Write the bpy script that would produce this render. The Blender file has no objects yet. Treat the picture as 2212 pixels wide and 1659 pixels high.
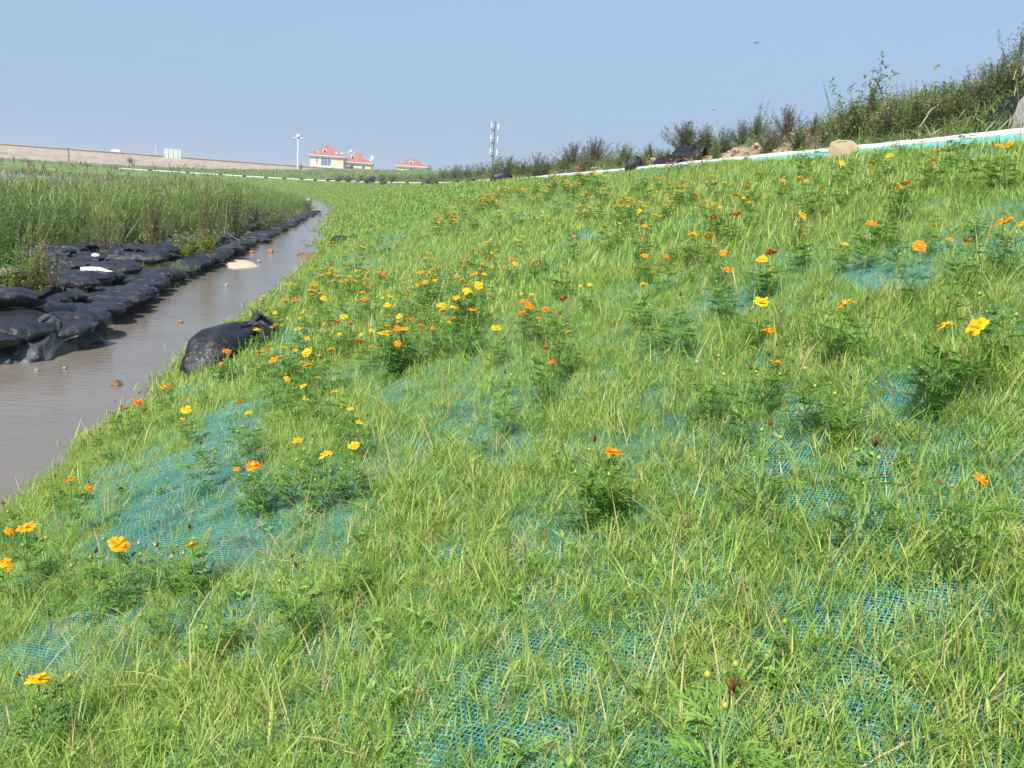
import bpy, math, random
import numpy as np
from mathutils import Vector, Matrix, Euler, noise
from mathutils.bvhtree import BVHTree
PI = math.pi
R = math.radians
rnd = random.Random(7)
sc = bpy.context.scene
COL = sc.collection

# ------------------------------------------------------------------ camera
YAW, PITCH, ROLL, EYE = 8.3, 12.19, 3.8, 1.82
FPX, CXP, CYP = 1853.0, 1106.0, 829.5          # photograph measured on a 2212 x 1659 view
cd = bpy.data.cameras.new('camera')
cam = bpy.data.objects.new('camera', cd)
COL.objects.link(cam)
cd.sensor_width = 36.0
cd.lens = FPX / 2212.0 * 36.0
cd.clip_start = 0.05
cd.clip_end = 6000
CM = Matrix.Rotation(-R(YAW), 3, 'Z') @ Matrix.Rotation(R(90 - PITCH), 3, 'X') @ Matrix.Rotation(R(ROLL), 3, 'Z')
cam.matrix_world = Matrix.Translation((0, 0, EYE)) @ CM.to_4x4()
sc.camera = cam
EYEV = Vector((0, 0, EYE))

# ------------------------------------------------------------------ sky and sun
SUN_EL = 50.0
SUN_DIR = Vector((-0.55, -0.80, 0)).normalized()       # horizontal direction towards the sun
w = bpy.data.worlds.new("World")
sc.world = w
w.use_nodes = True
nt = w.node_tree
bg = nt.nodes['Background']
sky = nt.nodes.new('ShaderNodeTexSky')
sky.sky_type = 'NISHITA'
sky.sun_disc = False
sky.sun_elevation = R(SUN_EL)
sky.sun_rotation = math.atan2(SUN_DIR.x, SUN_DIR.y)
sky.altitude = 0
sky.air_density = 1.15
sky.dust_density = 0.6
sky.ozone_density = 1.5
# a band of pale grey-blue haze low in the sky
tcw = nt.nodes.new('ShaderNodeTexCoord'); sx = nt.nodes.new('ShaderNodeSeparateXYZ')
mr = nt.nodes.new('ShaderNodeMapRange'); mr.interpolation_type = 'SMOOTHSTEP'
mr.inputs['From Min'].default_value = 0.0; mr.inputs['From Max'].default_value = 0.55
mr.inputs['To Min'].default_value = 0.94; mr.inputs['To Max'].default_value = 0.0
nt.links.new(tcw.outputs['Generated'], sx.inputs[0]); nt.links.new(sx.outputs['Z'], mr.inputs['Value'])
mxw = nt.nodes.new('ShaderNodeMix'); mxw.data_type = 'RGBA'
nt.links.new(mr.outputs[0], mxw.inputs[0]); nt.links.new(sky.outputs[0], mxw.inputs[6])
mxw.inputs[7].default_value = (1.9, 2.85, 4.3, 1)
nt.links.new(mxw.outputs[2], bg.inputs[0])
bg.inputs[1].default_value = 0.105
sd = bpy.data.lights.new('sun', 'SUN')
sun = bpy.data.objects.new('sun', sd)
COL.objects.link(sun)
sd.energy = 4.6
sd.angle = R(0.6)
sd.color = (1.0, 0.95, 0.86)
sv = Vector((SUN_DIR.x * math.cos(R(SUN_EL)), SUN_DIR.y * math.cos(R(SUN_EL)), math.sin(R(SUN_EL))))
sun.rotation_euler = sv.to_track_quat('Z', 'Y').to_euler()
sc.view_settings.view_transform = 'Standard'
sc.view_settings.look = 'None'
sc.view_settings.exposure = 0.60
sc.view_settings.gamma = 1.0
sc.cycles.max_bounces = 6
sc.cycles.transparent_max_bounces = 12
sc.cycles.transmission_bounces = 3
sc.cycles.diffuse_bounces = 3
sc.cycles.glossy_bounces = 2
sc.cycles.caustics_reflective = False
sc.cycles.caustics_refractive = False

# ------------------------------------------------------------------ helpers
def ray(px, py):
    return CM @ Vector(((px - CXP) / FPX, -(py - CYP) / FPX, -1.0))

def proj(p):
    q = CM.transposed() @ (Vector(p) - EYEV)
    if q.z > -0.01:
        return (-9999, -9999, -q.z)
    return (CXP + FPX * q.x / -q.z, CYP - FPX * q.y / -q.z, -q.z)

def px_at(px, py, dist):
    """world point along the view ray at a horizontal distance"""
    r = ray(px, py)
    return EYEV + r * (dist / math.hypot(r.x, r.y))

def n3(x, y, z=0.0):
    return noise.noise(Vector((x, y, z)))

def sst(a, b, x):
    t = max(0.0, min(1.0, (x - a) / (b - a)))
    return t * t * (3 - 2 * t)

def interp(x, xs, ys):
    return float(np.interp(x, xs, ys))

class MB:
    def __init__(s):
        s.v = []; s.f = []; s.m = []; s.t = []
    def add(s, vs, fs, m=0, t=0.5):
        b = len(s.v)
        s.v.extend([tuple(v) for v in vs])
        if isinstance(t, (list, tuple)):
            s.t.extend(t)
        else:
            s.t.extend([t] * len(vs))
        for f in fs:
            s.f.append(tuple(b + i for i in f)); s.m.append(m)
    def quad(s, a, b, c, d, m=0, t=0.5):
        s.add([a, b, c, d], [(0, 1, 2, 3)], m, t)
    def box(s, c, size, m=0, t=0.5, rz=0.0):
        cx, cy, cz = c; x, y, z = size[0] / 2, size[1] / 2, size[2] / 2
        cr, sr = math.cos(rz), math.sin(rz)
        vs = []
        for dz in (-z, z):
            for dx, dy in ((-x, -y), (x, -y), (x, y), (-x, y)):
                vs.append((cx + dx * cr - dy * sr, cy + dx * sr + dy * cr, cz + dz))
        s.add(vs, [(3, 2, 1, 0), (4, 5, 6, 7), (0, 1, 5, 4), (1, 2, 6, 5), (2, 3, 7, 6), (3, 0, 4, 7)], m, t)
    def tube(s, pts, rads, n=6, m=0, t=0.5, cap=True):
        rings = []
        pts = [Vector(p) for p in pts]
        for i, p in enumerate(pts):
            d = (pts[min(i + 1, len(pts) - 1)] - pts[max(i - 1, 0)])
            if d.length < 1e-9: d = Vector((0, 0, 1))
            d.normalize()
            a = d.orthogonal().normalized() if i == 0 else (s._a - d * s._a.dot(d)).normalized()
            s._a = a
            b = d.cross(a)
            r = rads[i] if isinstance(rads, (list, tuple)) else rads
            rings.append([p + (a * math.cos(2 * PI * k / n) + b * math.sin(2 * PI * k / n)) * r for k in range(n)])
        s.loft(rings, m, t, cap)
    def loft(s, rings, m=0, t=0.5, cap=True):
        n = len(rings[0]); vs = [v for r in rings for v in r]; fs = []
        for i in range(len(rings) - 1):
            for k in range(n):
                k2 = (k + 1) % n
                fs.append((i * n + k, i * n + k2, (i + 1) * n + k2, (i + 1) * n + k))
        if cap:
            fs.append(tuple(range(n - 1, -1, -1)))
            fs.append(tuple((len(rings) - 1) * n + k for k in range(n)))
        s.add(vs, fs, m, t)
    def blade(s, p, az, lean, L, W, curl=0.6, seg=3, m=0, t=0.5, fold=0.0):
        """flat tapering blade from p, heading az, leaning from vertical, drooping by curl"""
        p = Vector(p); el = PI / 2 - lean
        side = Vector((-math.sin(az), math.cos(az), 0))
        vs = []; q = p.copy(); st = L / seg
        for i in range(seg + 1):
            f = i / seg
            wd = W * 0.5 * (1 - f ** 1.6) * (0.6 + 0.8 * min(1, f * 3) if i else 0.6)
            if i < seg:
                vs += [q - side * wd, q + side * wd]
            else:
                vs += [q.copy()]
            e = el - curl * f
            q = q + Vector((math.cos(az) * math.cos(e), math.sin(az) * math.cos(e), math.sin(e))) * st
        fs = [(2 * i, 2 * i + 1, 2 * i + 3, 2 * i + 2) for i in range(seg - 1)]
        fs.append((2 * seg - 2, 2 * seg - 1, 2 * seg))
        s.add(vs, fs, m, t)
        return vs[-1]
    def leaf(s, p, d, L, W, m=0, t=0.5, up=None):
        """small diamond leaf with a slight bend"""
        p = Vector(p); d = Vector(d).normalized()
        up = Vector(up) if up else Vector((0, 0, 1))
        side = d.cross(up)
        if side.length < 1e-3: side = Vector((1, 0, 0))
        side.normalize(); nn = side.cross(d)
        a = p + d * L * 0.5 - side * W / 2 + nn * W * 0.15
        b = p + d * L * 0.5 + side * W / 2 + nn * W * 0.15
        s.add([p, a, p + d * L - nn * L * 0.12, b], [(0, 1, 2, 3)], m, t)
    def mesh(s, name, mats, smooth=False):
        me = bpy.data.meshes.new(name)
        me.from_pydata(s.v, [], s.f)
        if not isinstance(mats, (list, tuple)): mats = [mats]
        for m_ in mats: me.materials.append(m_)
        if len(mats) > 1:
            me.polygons.foreach_set('material_index', s.m)
        at = me.attributes.new('tint', 'FLOAT', 'POINT')
        at.data.foreach_set('value', s.t)
        if smooth:
            me.polygons.foreach_set('use_smooth', [True] * len(me.polygons))
        me.update()
        return me
    def build(s, name, mats, parent=None, smooth=False, loc=None):
        o = bpy.data.objects.new(name, s.mesh(name, mats, smooth))
        COL.objects.link(o)
        if parent: o.parent = parent
        if loc is not None: o.location = loc
        return o

def tag(o, label, cat, group=None, kind=None):
    if label: o['label'] = label
    if cat: o['category'] = cat
    if group: o['group'] = group
    if kind: o['kind'] = kind
    return o

def struct(o):
    o['kind'] = 'structure'; return o

def empty(name, loc=(0, 0, 0), rz=0.0, sc_=1.0):
    o = bpy.data.objects.new(name, None)
    COL.objects.link(o); o.location = loc; o.rotation_euler = (0, 0, rz)
    o.scale = (sc_,) * 3
    o.empty_display_size = 0.1
    return o

def inst(name, me, parent=None, loc=(0, 0, 0), rot=(0, 0, 0), s=1.0):
    o = bpy.data.objects.new(name, me)
    COL.objects.link(o); o.location = loc; o.rotation_euler = rot
    o.scale = (s, s, s) if not isinstance(s, (tuple, list)) else s
    if parent: o.parent = parent
    return o

# ------------------------------------------------------------------ materials
def newmat(name):
    m = bpy.data.materials.new(name); m.use_nodes = True
    return m, m.node_tree, m.node_tree.nodes['Principled BSDF']

def ramp(nt, stops):
    r = nt.nodes.new('ShaderNodeValToRGB')
    el = r.color_ramp.elements
    while len(el) < len(stops): el.new(0.5)
    for e, (p, c) in zip(el, stops):
        e.position = p; e.color = (*c, 1)
    return r

def noisetex(nt, scale, detail=4, rough=0.6, coord='Object'):
    tc = nt.nodes.new('ShaderNodeTexCoord')
    n = nt.nodes.new('ShaderNodeTexNoise')
    n.inputs['Scale'].default_value = scale; n.inputs['Detail'].default_value = detail
    n.inputs['Roughness'].default_value = rough
    nt.links.new(tc.outputs[coord], n.inputs['Vector'])
    return n

def plant_mat(name, cols, rough=0.55, trans=0.3, rand=0.42, spec=0.35):
    """colour by the blade's own tint plus a per-plant variation; thin leaves let light through"""
    m, nt, b = newmat(name)
    at = nt.nodes.new('ShaderNodeAttribute'); at.attribute_name = 'tint'
    oi = nt.nodes.new('ShaderNodeObjectInfo')
    mx = nt.nodes.new('ShaderNodeMath'); mx.operation = 'MULTIPLY_ADD'
    sb = nt.nodes.new('ShaderNodeMath'); sb.operation = 'SUBTRACT'
    nt.links.new(oi.outputs['Random'], sb.inputs[0]); sb.inputs[1].default_value = 0.5
    nt.links.new(sb.outputs[0], mx.inputs[0]); mx.inputs[1].default_value = rand
    nt.links.new(at.outputs['Fac'], mx.inputs[2])
    r = ramp(nt, [(i / (len(cols) - 1), c) for i, c in enumerate(cols)])
    nt.links.new(mx.outputs[0], r.inputs[0])
    nt.links.new(r.outputs[0], b.inputs['Base Color'])
    b.inputs['Roughness'].default_value = rough
    b.inputs['Specular IOR Level'].default_value = spec
    if trans > 0:
        tr = nt.nodes.new('ShaderNodeBsdfTranslucent')
        nt.links.new(r.outputs[0], tr.inputs[0])
        ms = nt.nodes.new('ShaderNodeMixShader'); ms.inputs[0].default_value = trans
        nt.links.new(b.outputs[0], ms.inputs[1]); nt.links.new(tr.outputs[0], ms.inputs[2])
        nt.links.new(ms.outputs[0], nt.nodes['Material Output'].inputs[0])
    return m

def noisy_mat(name, c1, c2, scale=4.0, rough=0.8, bump=0.0, bscale=None, spec=0.3, c3=None, detail=6, dist=0.02):
    m, nt, b = newmat(name)
    n = noisetex(nt, scale, detail)
    st = [(0.35, c1), (0.65, c2)]
    if c3: st = [(0.3, c1), (0.5, c2), (0.68, c3)]
    r = ramp(nt, st)
    nt.links.new(n.outputs[0], r.inputs[0]); nt.links.new(r.outputs[0], b.inputs['Base Color'])
    b.inputs['Roughness'].default_value = rough
    b.inputs['Specular IOR Level'].default_value = spec
    if bump:
        n2 = noisetex(nt, bscale or scale * 4, 6, 0.65)
        bp = nt.nodes.new('ShaderNodeBump'); bp.inputs['Strength'].default_value = bump
        bp.inputs['Distance'].default_value = dist
        nt.links.new(n2.outputs[0], bp.inputs['Height']); nt.links.new(bp.outputs[0], b.inputs['Normal'])
    return m

G = {}
G['grass'] = plant_mat('grass_green', [(0.150, 0.275, 0.045), (0.250, 0.410, 0.068), (0.36, 0.51, 0.095), (0.48, 0.59, 0.15), (0.64, 0.59, 0.30)], trans=0.42)
G['fargrass'] = plant_mat('grass_far', [(0.16, 0.26, 0.050), (0.23, 0.36, 0.068), (0.30, 0.43, 0.085), (0.38, 0.49, 0.12)], trans=0.3)
G['dry'] = plant_mat('dry_grass', [(0.30, 0.23, 0.11), (0.45, 0.37, 0.19), (0.58, 0.50, 0.30)], trans=0.2)
G['reed'] = plant_mat('reed_leaf', [(0.085, 0.18, 0.040), (0.15, 0.28, 0.062), (0.22, 0.37, 0.088), (0.33, 0.40, 0.13), (0.46, 0.39, 0.20)], trans=0.28)
G['reedhead'] = plant_mat('seed_head', [(0.10, 0.075, 0.04), (0.20, 0.17, 0.08), (0.32, 0.27, 0.14)], trans=0.1)
G['cosleaf'] = plant_mat('cosmos_leaf', [(0.070, 0.165, 0.024), (0.115, 0.25, 0.036), (0.18, 0.34, 0.052), (0.27, 0.42, 0.075)], trans=0.28)
G['cosstem'] = plant_mat('cosmos_stem', [(0.10, 0.20, 0.04), (0.22, 0.34, 0.09), (0.34, 0.42, 0.16)], trans=0.0)
G['yellow'] = plant_mat('petal_yellow', [(0.93, 0.50, 0.005), (0.95, 0.60, 0.010), (0.95, 0.68, 0.03)], trans=0.3, rand=0.6)
G['amber'] = plant_mat('petal_amber', [(0.92, 0.34, 0.004), (0.94, 0.43, 0.006), (0.95, 0.52, 0.01)], trans=0.3, rand=0.6)
G['orange'] = plant_mat('petal_orange', [(0.88, 0.19, 0.004), (0.92, 0.26, 0.006), (0.94, 0.34, 0.01)], trans=0.3, rand=0.6)
G['red'] = plant_mat('petal_red_orange', [(0.60, 0.06, 0.004), (0.80, 0.11, 0.006), (0.88, 0.17, 0.01)], trans=0.25, rand=0.6)
G['disc'] = plant_mat('flower_disc', [(0.70, 0.26, 0.01), (0.85, 0.42, 0.012), (0.9, 0.55, 0.03)], trans=0.0)
G['bud'] = plant_mat('flower_bud', [(0.14, 0.25, 0.04), (0.26, 0.36, 0.06), (0.50, 0.40, 0.05)], trans=0.0)
G['deadhead'] = plant_mat('dead_head', [(0.09, 0.035, 0.018), (0.17, 0.065, 0.03), (0.28, 0.13, 0.05)], trans=0.0)
G['weed'] = plant_mat('weed_leaf', [(0.095, 0.165, 0.040), (0.160, 0.250, 0.060), (0.24, 0.34, 0.090), (0.34, 0.42, 0.15)], trans=0.25)
G['greyweed'] = plant_mat('grey_green_leaf', [(0.09, 0.13, 0.06), (0.15, 0.20, 0.10), (0.24, 0.29, 0.16), (0.32, 0.33, 0.2)], trans=0.2)
G['redweed'] = plant_mat('reddish_leaf', [(0.13, 0.06, 0.035), (0.18, 0.13, 0.05), (0.20, 0.20, 0.07), (0.30, 0.15, 0.09)], trans=0.2)
G['lime'] = plant_mat('lime_leaf', [(0.16, 0.26, 0.02), (0.28, 0.38, 0.03), (0.42, 0.46, 0.06)], trans=0.3)
G['broad'] = plant_mat('broad_leaf', [(0.13, 0.28, 0.05), (0.20, 0.39, 0.075), (0.30, 0.50, 0.12)], trans=0.3)
G['twig'] = plant_mat('twig', [(0.08, 0.04, 0.025), (0.14, 0.08, 0.045), (0.20, 0.15, 0.08)], trans=0.0)

G['soil'] = noisy_mat('mound_soil', (0.21, 0.15, 0.095), (0.35, 0.26, 0.17), 1.6, 0.95, 0.9, 9, c3=(0.46, 0.36, 0.25), dist=0.06)
G['mud'] = noisy_mat('bank_mud', (0.10, 0.070, 0.045), (0.20, 0.15, 0.095), 2.5, 0.85, 0.7, 14, dist=0.03)
G['concrete'] = noisy_mat('parapet_concrete', (0.46, 0.38, 0.30), (0.58, 0.49, 0.39), 0.6, 0.9, 0.3, 2, dist=0.1)
G['revet'] = noisy_mat('revetment_stone', (0.17, 0.15, 0.095), (0.34, 0.285, 0.225), 0.35, 0.95, 0.4, 2, c3=(0.42, 0.35, 0.28), dist=0.1)
G['cream'] = noisy_mat('cream_wall', (0.70, 0.66, 0.47), (0.77, 0.73, 0.54), 0.4, 0.85)
G['white'] = noisy_mat('white_paint', (0.70, 0.70, 0.67), (0.80, 0.80, 0.77), 1.2, 0.6)
G['roof'] = noisy_mat('red_roof_tiles', (0.29, 0.105, 0.085), (0.40, 0.155, 0.13), 0.8, 0.8, 0.4, 3, dist=0.1)
G['glass'] = noisy_mat('window_glass', (0.10, 0.16, 0.17), (0.20, 0.28, 0.28), 0.4, 0.15, spec=0.6)
G['darkglass'] = noisy_mat('dark_window', (0.03, 0.035, 0.04), (0.06, 0.07, 0.075), 0.6, 0.2, spec=0.6)
G['darkmetal'] = noisy_mat('dark_metal', (0.05, 0.055, 0.06), (0.09, 0.095, 0.10), 1.0, 0.6)
G['bluemetal'] = noisy_mat('blue_frame', (0.03, 0.07, 0.16), (0.05, 0.10, 0.22), 1.0, 0.6)
G['poly'] = noisy_mat('rim_white_plastic', (0.66, 0.66, 0.62), (0.82, 0.82, 0.79), 7, 0.5, 0.25, 30, dist=0.004)
G['sand'] = noisy_mat('pale_sand', (0.55, 0.40, 0.28), (0.66, 0.50, 0.37), 6, 0.95, 0.3, 60, dist=0.01)
G['stone'] = noisy_mat('rubble_stone', (0.30, 0.25, 0.19), (0.46, 0.40, 0.33), 5, 0.9, 0.5, 20, dist=0.02)
G['beige'] = noisy_mat('beige_rock', (0.46, 0.34, 0.22), (0.56, 0.43, 0.29), 3.5, 0.9, 0.6, 14, dist=0.02)
G['greyrock'] = noisy_mat('grey_boulder', (0.34, 0.31, 0.28), (0.47, 0.44, 0.41), 4, 0.9, 0.6, 14, dist=0.02)
G['whitestone'] = noisy_mat('white_slab', (0.55, 0.53, 0.48), (0.72, 0.70, 0.65), 6, 0.85, 0.5, 25, dist=0.01)
G['brick'] = noisy_mat('red_brick', (0.38, 0.12, 0.06), (0.48, 0.18, 0.10), 9, 0.9, 0.4, 40, dist=0.01)
G['clay'] = noisy_mat('brown_clod', (0.16, 0.10, 0.06), (0.26, 0.17, 0.10), 9, 0.9, 0.6, 30, dist=0.01)

def bag_material(name, base, dust, amount, rough=0.42):
    m, nt, b = newmat(name)
    n = noisetex(nt, 4.2, 9, 0.72)
    oi = nt.nodes.new('ShaderNodeObjectInfo')
    ad = nt.nodes.new('ShaderNodeMath'); ad.operation = 'MULTIPLY_ADD'
    nt.links.new(oi.outputs['Random'], ad.inputs[0]); ad.inputs[1].default_value = 0.10
    nt.links.new(n.outputs[0], ad.inputs[2])
    r = ramp(nt, [(0.52 - amount, base), (0.66 - amount * 0.5, tuple(x * 1.8 for x in base)), (0.84 - amount, dust)])
    nt.links.new(ad.outputs[0], r.inputs[0]); nt.links.new(r.outputs[0], b.inputs['Base Color'])
    b.inputs['Roughness'].default_value = rough; b.inputs['Specular IOR Level'].default_value = 0.5
    n2 = noisetex(nt, 11, 5, 0.6); n3_ = noisetex(nt, 260, 2, 0.5)
    n2.inputs['Distortion'].default_value = 1.2
    b1 = nt.nodes.new('ShaderNodeBump'); b1.inputs['Strength'].default_value = 0.8; b1.inputs['Distance'].default_value = 0.03
    b2 = nt.nodes.new('ShaderNodeBump'); b2.inputs['Strength'].default_value = 0.35; b2.inputs['Distance'].default_value = 0.002
    nt.links.new(n2.outputs[0], b1.inputs['Height']); nt.links.new(n3_.outputs[0], b2.inputs['Height'])
    nt.links.new(b1.outputs[0], b2.inputs['Normal']); nt.links.new(b2.outputs[0], b.inputs['Normal'])
    return m
G['bag'] = bag_material('black_woven_bag', (0.016, 0.018, 0.022), (0.13, 0.115, 0.095), 0.02)
G['sack'] = bag_material('black_plastic_sack', (0.014, 0.015, 0.017), (0.05, 0.047, 0.043), 0.0, 0.38)
G['film'] = bag_material('grey_plastic_film', (0.055, 0.062, 0.068), (0.20, 0.20, 0.20), 0.06, 0.35)

# water: brown silty water with small ripples
m, nt_, b = newmat('muddy_water')
n = noisetex(nt_, 0.35, 5, 0.6)
r_ = ramp(nt_, [(0.35, (0.155, 0.132, 0.108)), (0.65, (0.205, 0.178, 0.148))])
nt_.links.new(n.outputs[0], r_.inputs[0]); nt_.links.new(r_.outputs[0], b.inputs['Base Color'])
b.inputs['Roughness'].default_value = 0.14; b.inputs['Specular IOR Level'].default_value = 0.42
b.inputs['IOR'].default_value = 1.33
tc = nt_.nodes.new('ShaderNodeTexCoord'); mp = nt_.nodes.new('ShaderNodeMapping')
mp.inputs['Scale'].default_value = (1.0, 2.2, 1.0); mp.inputs['Rotation'].default_value = (0, 0, R(20))
n2 = nt_.nodes.new('ShaderNodeTexNoise'); n2.inputs['Scale'].default_value = 6; n2.inputs['Detail'].default_value = 5
nt_.links.new(tc.outputs['Object'], mp.inputs[0]); nt_.links.new(mp.outputs[0], n2.inputs['Vector'])
bp = nt_.nodes.new('ShaderNodeBump'); bp.inputs['Strength'].default_value = 0.35; bp.inputs['Distance'].default_value = 0.02
nt_.links.new(n2.outputs[0], bp.inputs['Height']); nt_.links.new(bp.outputs[0], b.inputs['Normal'])
G['water'] = m

# ground: soil near, turfed over with short sward further off ('tint' = how much turf)
m, nt_, b = newmat('ground_soil_and_turf')
na = noisetex(nt_, 2.2, 8, 0.65); nb = noisetex(nt_, 0.55, 6, 0.6)
ra = ramp(nt_, [(0.3, (0.050, 0.036, 0.024)), (0.5, (0.105, 0.078, 0.050)), (0.7, (0.17, 0.135, 0.088))])
rb = ramp(nt_, [(0.3, (0.125, 0.20, 0.045)), (0.55, (0.155, 0.245, 0.055)), (0.75, (0.19, 0.28, 0.07))])
nt_.links.new(na.outputs[0], ra.inputs[0]); nt_.links.new(nb.outputs[0], rb.inputs[0])
at = nt_.nodes.new('ShaderNodeAttribute'); at.attribute_name = 'tint'
mx = nt_.nodes.new('ShaderNodeMix'); mx.data_type = 'RGBA'
nt_.links.new(at.outputs['Fac'], mx.inputs[0]); nt_.links.new(ra.outputs[0], mx.inputs[6]); nt_.links.new(rb.outputs[0], mx.inputs[7])
nt_.links.new(mx.outputs[2], b.inputs['Base Color']); b.inputs['Roughness'].default_value = 0.95
b.inputs['Specular IOR Level'].default_value = 0.15
nc = noisetex(nt_, 22, 6, 0.7)
bp = nt_.nodes.new('ShaderNodeBump'); bp.inputs['Strength'].default_value = 0.8; bp.inputs['Distance'].default_value = 0.03
nt_.links.new(nc.outputs[0], bp.inputs['Height']); nt_.links.new(bp.outputs[0], b.inputs['Normal'])
G['ground'] = m

# netting
def net_mat(name, c1, c2, rough=0.3, alpha=None):
    m, nt, b = newmat(name)
    n = noisetex(nt, 9, 4)
    r = ramp(nt, [(0.35, c1), (0.65, c2)])
    nt.links.new(n.outputs[0], r.inputs[0]); nt.links.new(r.outputs[0], b.inputs['Base Color'])
    b.inputs['Roughness'].default_value = rough; b.inputs['Specular IOR Level'].default_value = 0.6
    if alpha:
        # woven strands: two crossing families of threads, with torn and doubled places
        tc = nt.nodes.new('ShaderNodeTexCoord'); prev = None
        for ang, s_ in ((40, 30.0), (-48, 26.0)):
            mp = nt.nodes.new('ShaderNodeMapping'); mp.inputs['Rotation'].default_value = (0, 0, R(ang))
            wv = nt.nodes.new('ShaderNodeTexWave'); wv.inputs['Scale'].default_value = s_; wv.inputs['Distortion'].default_value = 2.2
            wv.inputs['Detail'].default_value = 2; wv.inputs['Detail Scale'].default_value = 0.6
            nt.links.new(tc.outputs['Object'], mp.inputs[0]); nt.links.new(mp.outputs[0], wv.inputs['Vector'])
            if prev is None: prev = wv.outputs['Fac']
            else:
                mm = nt.nodes.new('ShaderNodeMath'); mm.operation = 'MAXIMUM'
                nt.links.new(prev, mm.inputs[0]); nt.links.new(wv.outputs['Fac'], mm.inputs[1]); prev = mm.outputs[0]
        r2 = nt.nodes.new('ShaderNodeMapRange')
        r2.inputs['From Min'].default_value = 0.90 + alpha; r2.inputs['From Max'].default_value = 1.0 + alpha
        nt.links.new(prev, r2.inputs['Value'])
        tp = nt.nodes.new('ShaderNodeBsdfTransparent'); ms = nt.nodes.new('ShaderNodeMixShader')
        nt.links.new(r2.outputs[0], ms.inputs[0]); nt.links.new(tp.outputs[0], ms.inputs[1]); nt.links.new(b.outputs[0], ms.inputs[2])
        nt.links.new(ms.outputs[0], nt.nodes['Material Output'].inputs[0])
    return m
G['net'] = net_mat('turquoise_net_strand', (0.080, 0.42, 0.34), (0.20, 0.64, 0.54), 0.2)
G['netsheet'] = net_mat('turquoise_net_sheet', (0.070, 0.34, 0.28), (0.18, 0.54, 0.45), 0.35, alpha=-0.07)
G['teal'] = net_mat('teal_skirt', (0.09, 0.44, 0.38), (0.18, 0.60, 0.51), 0.5)
G['greencloth'] = net_mat('green_cloth', (0.03, 0.33, 0.22), (0.06, 0.42, 0.30), 0.5)

# ------------------------------------------------------------------ landform: the curved embankment
K = [  # waterline x, y, rim x, y, height of the land behind the rim
    (-2.15, -45, 5.48, -45, 3.0), (-2.15, -10, 5.48, -10, 3.0), (-2.15, 0, 5.48, 0, 3.0), (-2.15, 8, 5.48, 8, 3.0),
    (-2.15, 16, 5.48, 16, 3.0), (-2.3, 27, 5.50, 28, 3.0), (-2.95, 41, 5.3, 44, 3.0), (-5.0, 70, 3.9, 76, 3.0),
    (-10, 112, -3.6, 122, 2.2), (-20, 156, -13.6, 163, 4.9), (-31, 180, -26, 190, 7.6), (-50, 201, -46, 212, 8.0),
    (-76, 221, -73, 232, 5.2), (-113, 240, -111, 251, 3.4), (-165, 255, -164, 266, 3.2), (-330, 285, -330, 296, 3.0)]
K = [(k_[0] + (0.22 if k_[1] < 60 else 0.5), *k_[1:]) for k_ in K]
KN = np.array(K)
RIMZ = 2.62
seglen = np.hypot(np.diff(KN[:, 2]), np.diff(KN[:, 3]))
KT = np.concatenate([[0], np.cumsum(seglen)])            # parameter = arc length along the rim
def crv(t, c):
    """Catmull-Rom through the knots"""
    i = int(np.searchsorted(KT, t, 'right') - 1); i = max(0, min(len(KT) - 2, i))
    p = KN[:, c]; h = KT[i + 1] - KT[i]; u = (t - KT[i]) / h
    def sl(j):
        if j == 0: return (p[1] - p[0]) / (KT[1] - KT[0])
        if j == len(KT) - 1: return (p[-1] - p[-2]) / (KT[-1] - KT[-2])
        return (p[j + 1] - p[j - 1]) / (KT[j + 1] - KT[j - 1])
    m0, m1 = sl(i) * h, sl(i + 1) * h
    return float((2*u**3 - 3*u*u + 1) * p[i] + (u**3 - 2*u*u + u) * m0 + (-2*u**3 + 3*u*u) * p[i + 1] + (u**3 - u*u) * m1)
def rim(t, off=0.0):
    x, y = crv(t, 2), crv(t, 3)
    dx, dy = crv(t + .5, 2) - crv(t - .5, 2), crv(t + .5, 3) - crv(t - .5, 3)
    l = math.hypot(dx, dy); dx /= l; dy /= l
    return Vector((x + dy * off, y - dx * off, 0)), Vector((dx, dy, 0))
def bump(x, y):
    f = 1.0 - sst(35, 80, abs(y))
    return (0.045 * n3(x * 0.9, y * 0.9) + 0.022 * n3(x * 2.7, y * 2.7, 4) + 0.008 * n3(x * 8, y * 8, 9)) * f \
        + 0.10 * (1 - f) * n3(x * 0.05, y * 0.05, 2)
ts = []
t = 0.0
while t < KT[-1]:
    ts.append(t)
    y = t - 45
    t += 2.0 if y < -3 else 0.14 if y < 9 else 0.3 if y < 20 else 0.8 if y < 45 else 2.5 if y < 120 else 6
ts.append(float(KT[-1]))
GV = []; GF = []; GTT = []
NS = 52
OUT = [0.25, 0.7, 1.5, 4, 10, 18, 28, 42, 60, 85, 130, 260, 700, 2800]
for t in ts:
    wx, wy, rx, ry, hz = (crv(t, c) for c in range(5))
    rowv = []
    for k in range(-9, NS + 1):
        u = k / NS
        x = wx + (rx - wx) * u; y = wy + (ry - wy) * u
        z = RIMZ * u
        if k < 0: z = RIMZ * u * (1.2 if k > -4 else .8)
        z += bump(x, y) * min(1, max(0.35, min(u * 6 + .35, (1 - u) * 8)))
        rowv.append((x, y, z, sst(14, 34, math.hypot(x, y))))
    for off in OUT:
        p, d = rim(t, off)
        lift = (hz - 3.0) * sst(4, 85, off)
        z = RIMZ + 0.05 + 0.3 * sst(3, 30, off) + lift + (0.3 * n3(p.x * .05, p.y * .05, 6) * sst(4, 20, off))
        rowv.append((p.x, p.y, z, 0.15 + 0.85 * sst(60, 110, p.y)))
    for (x, y, z, tt) in rowv:
        GV.append((x, y, z)); GTT.append(tt)
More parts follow.
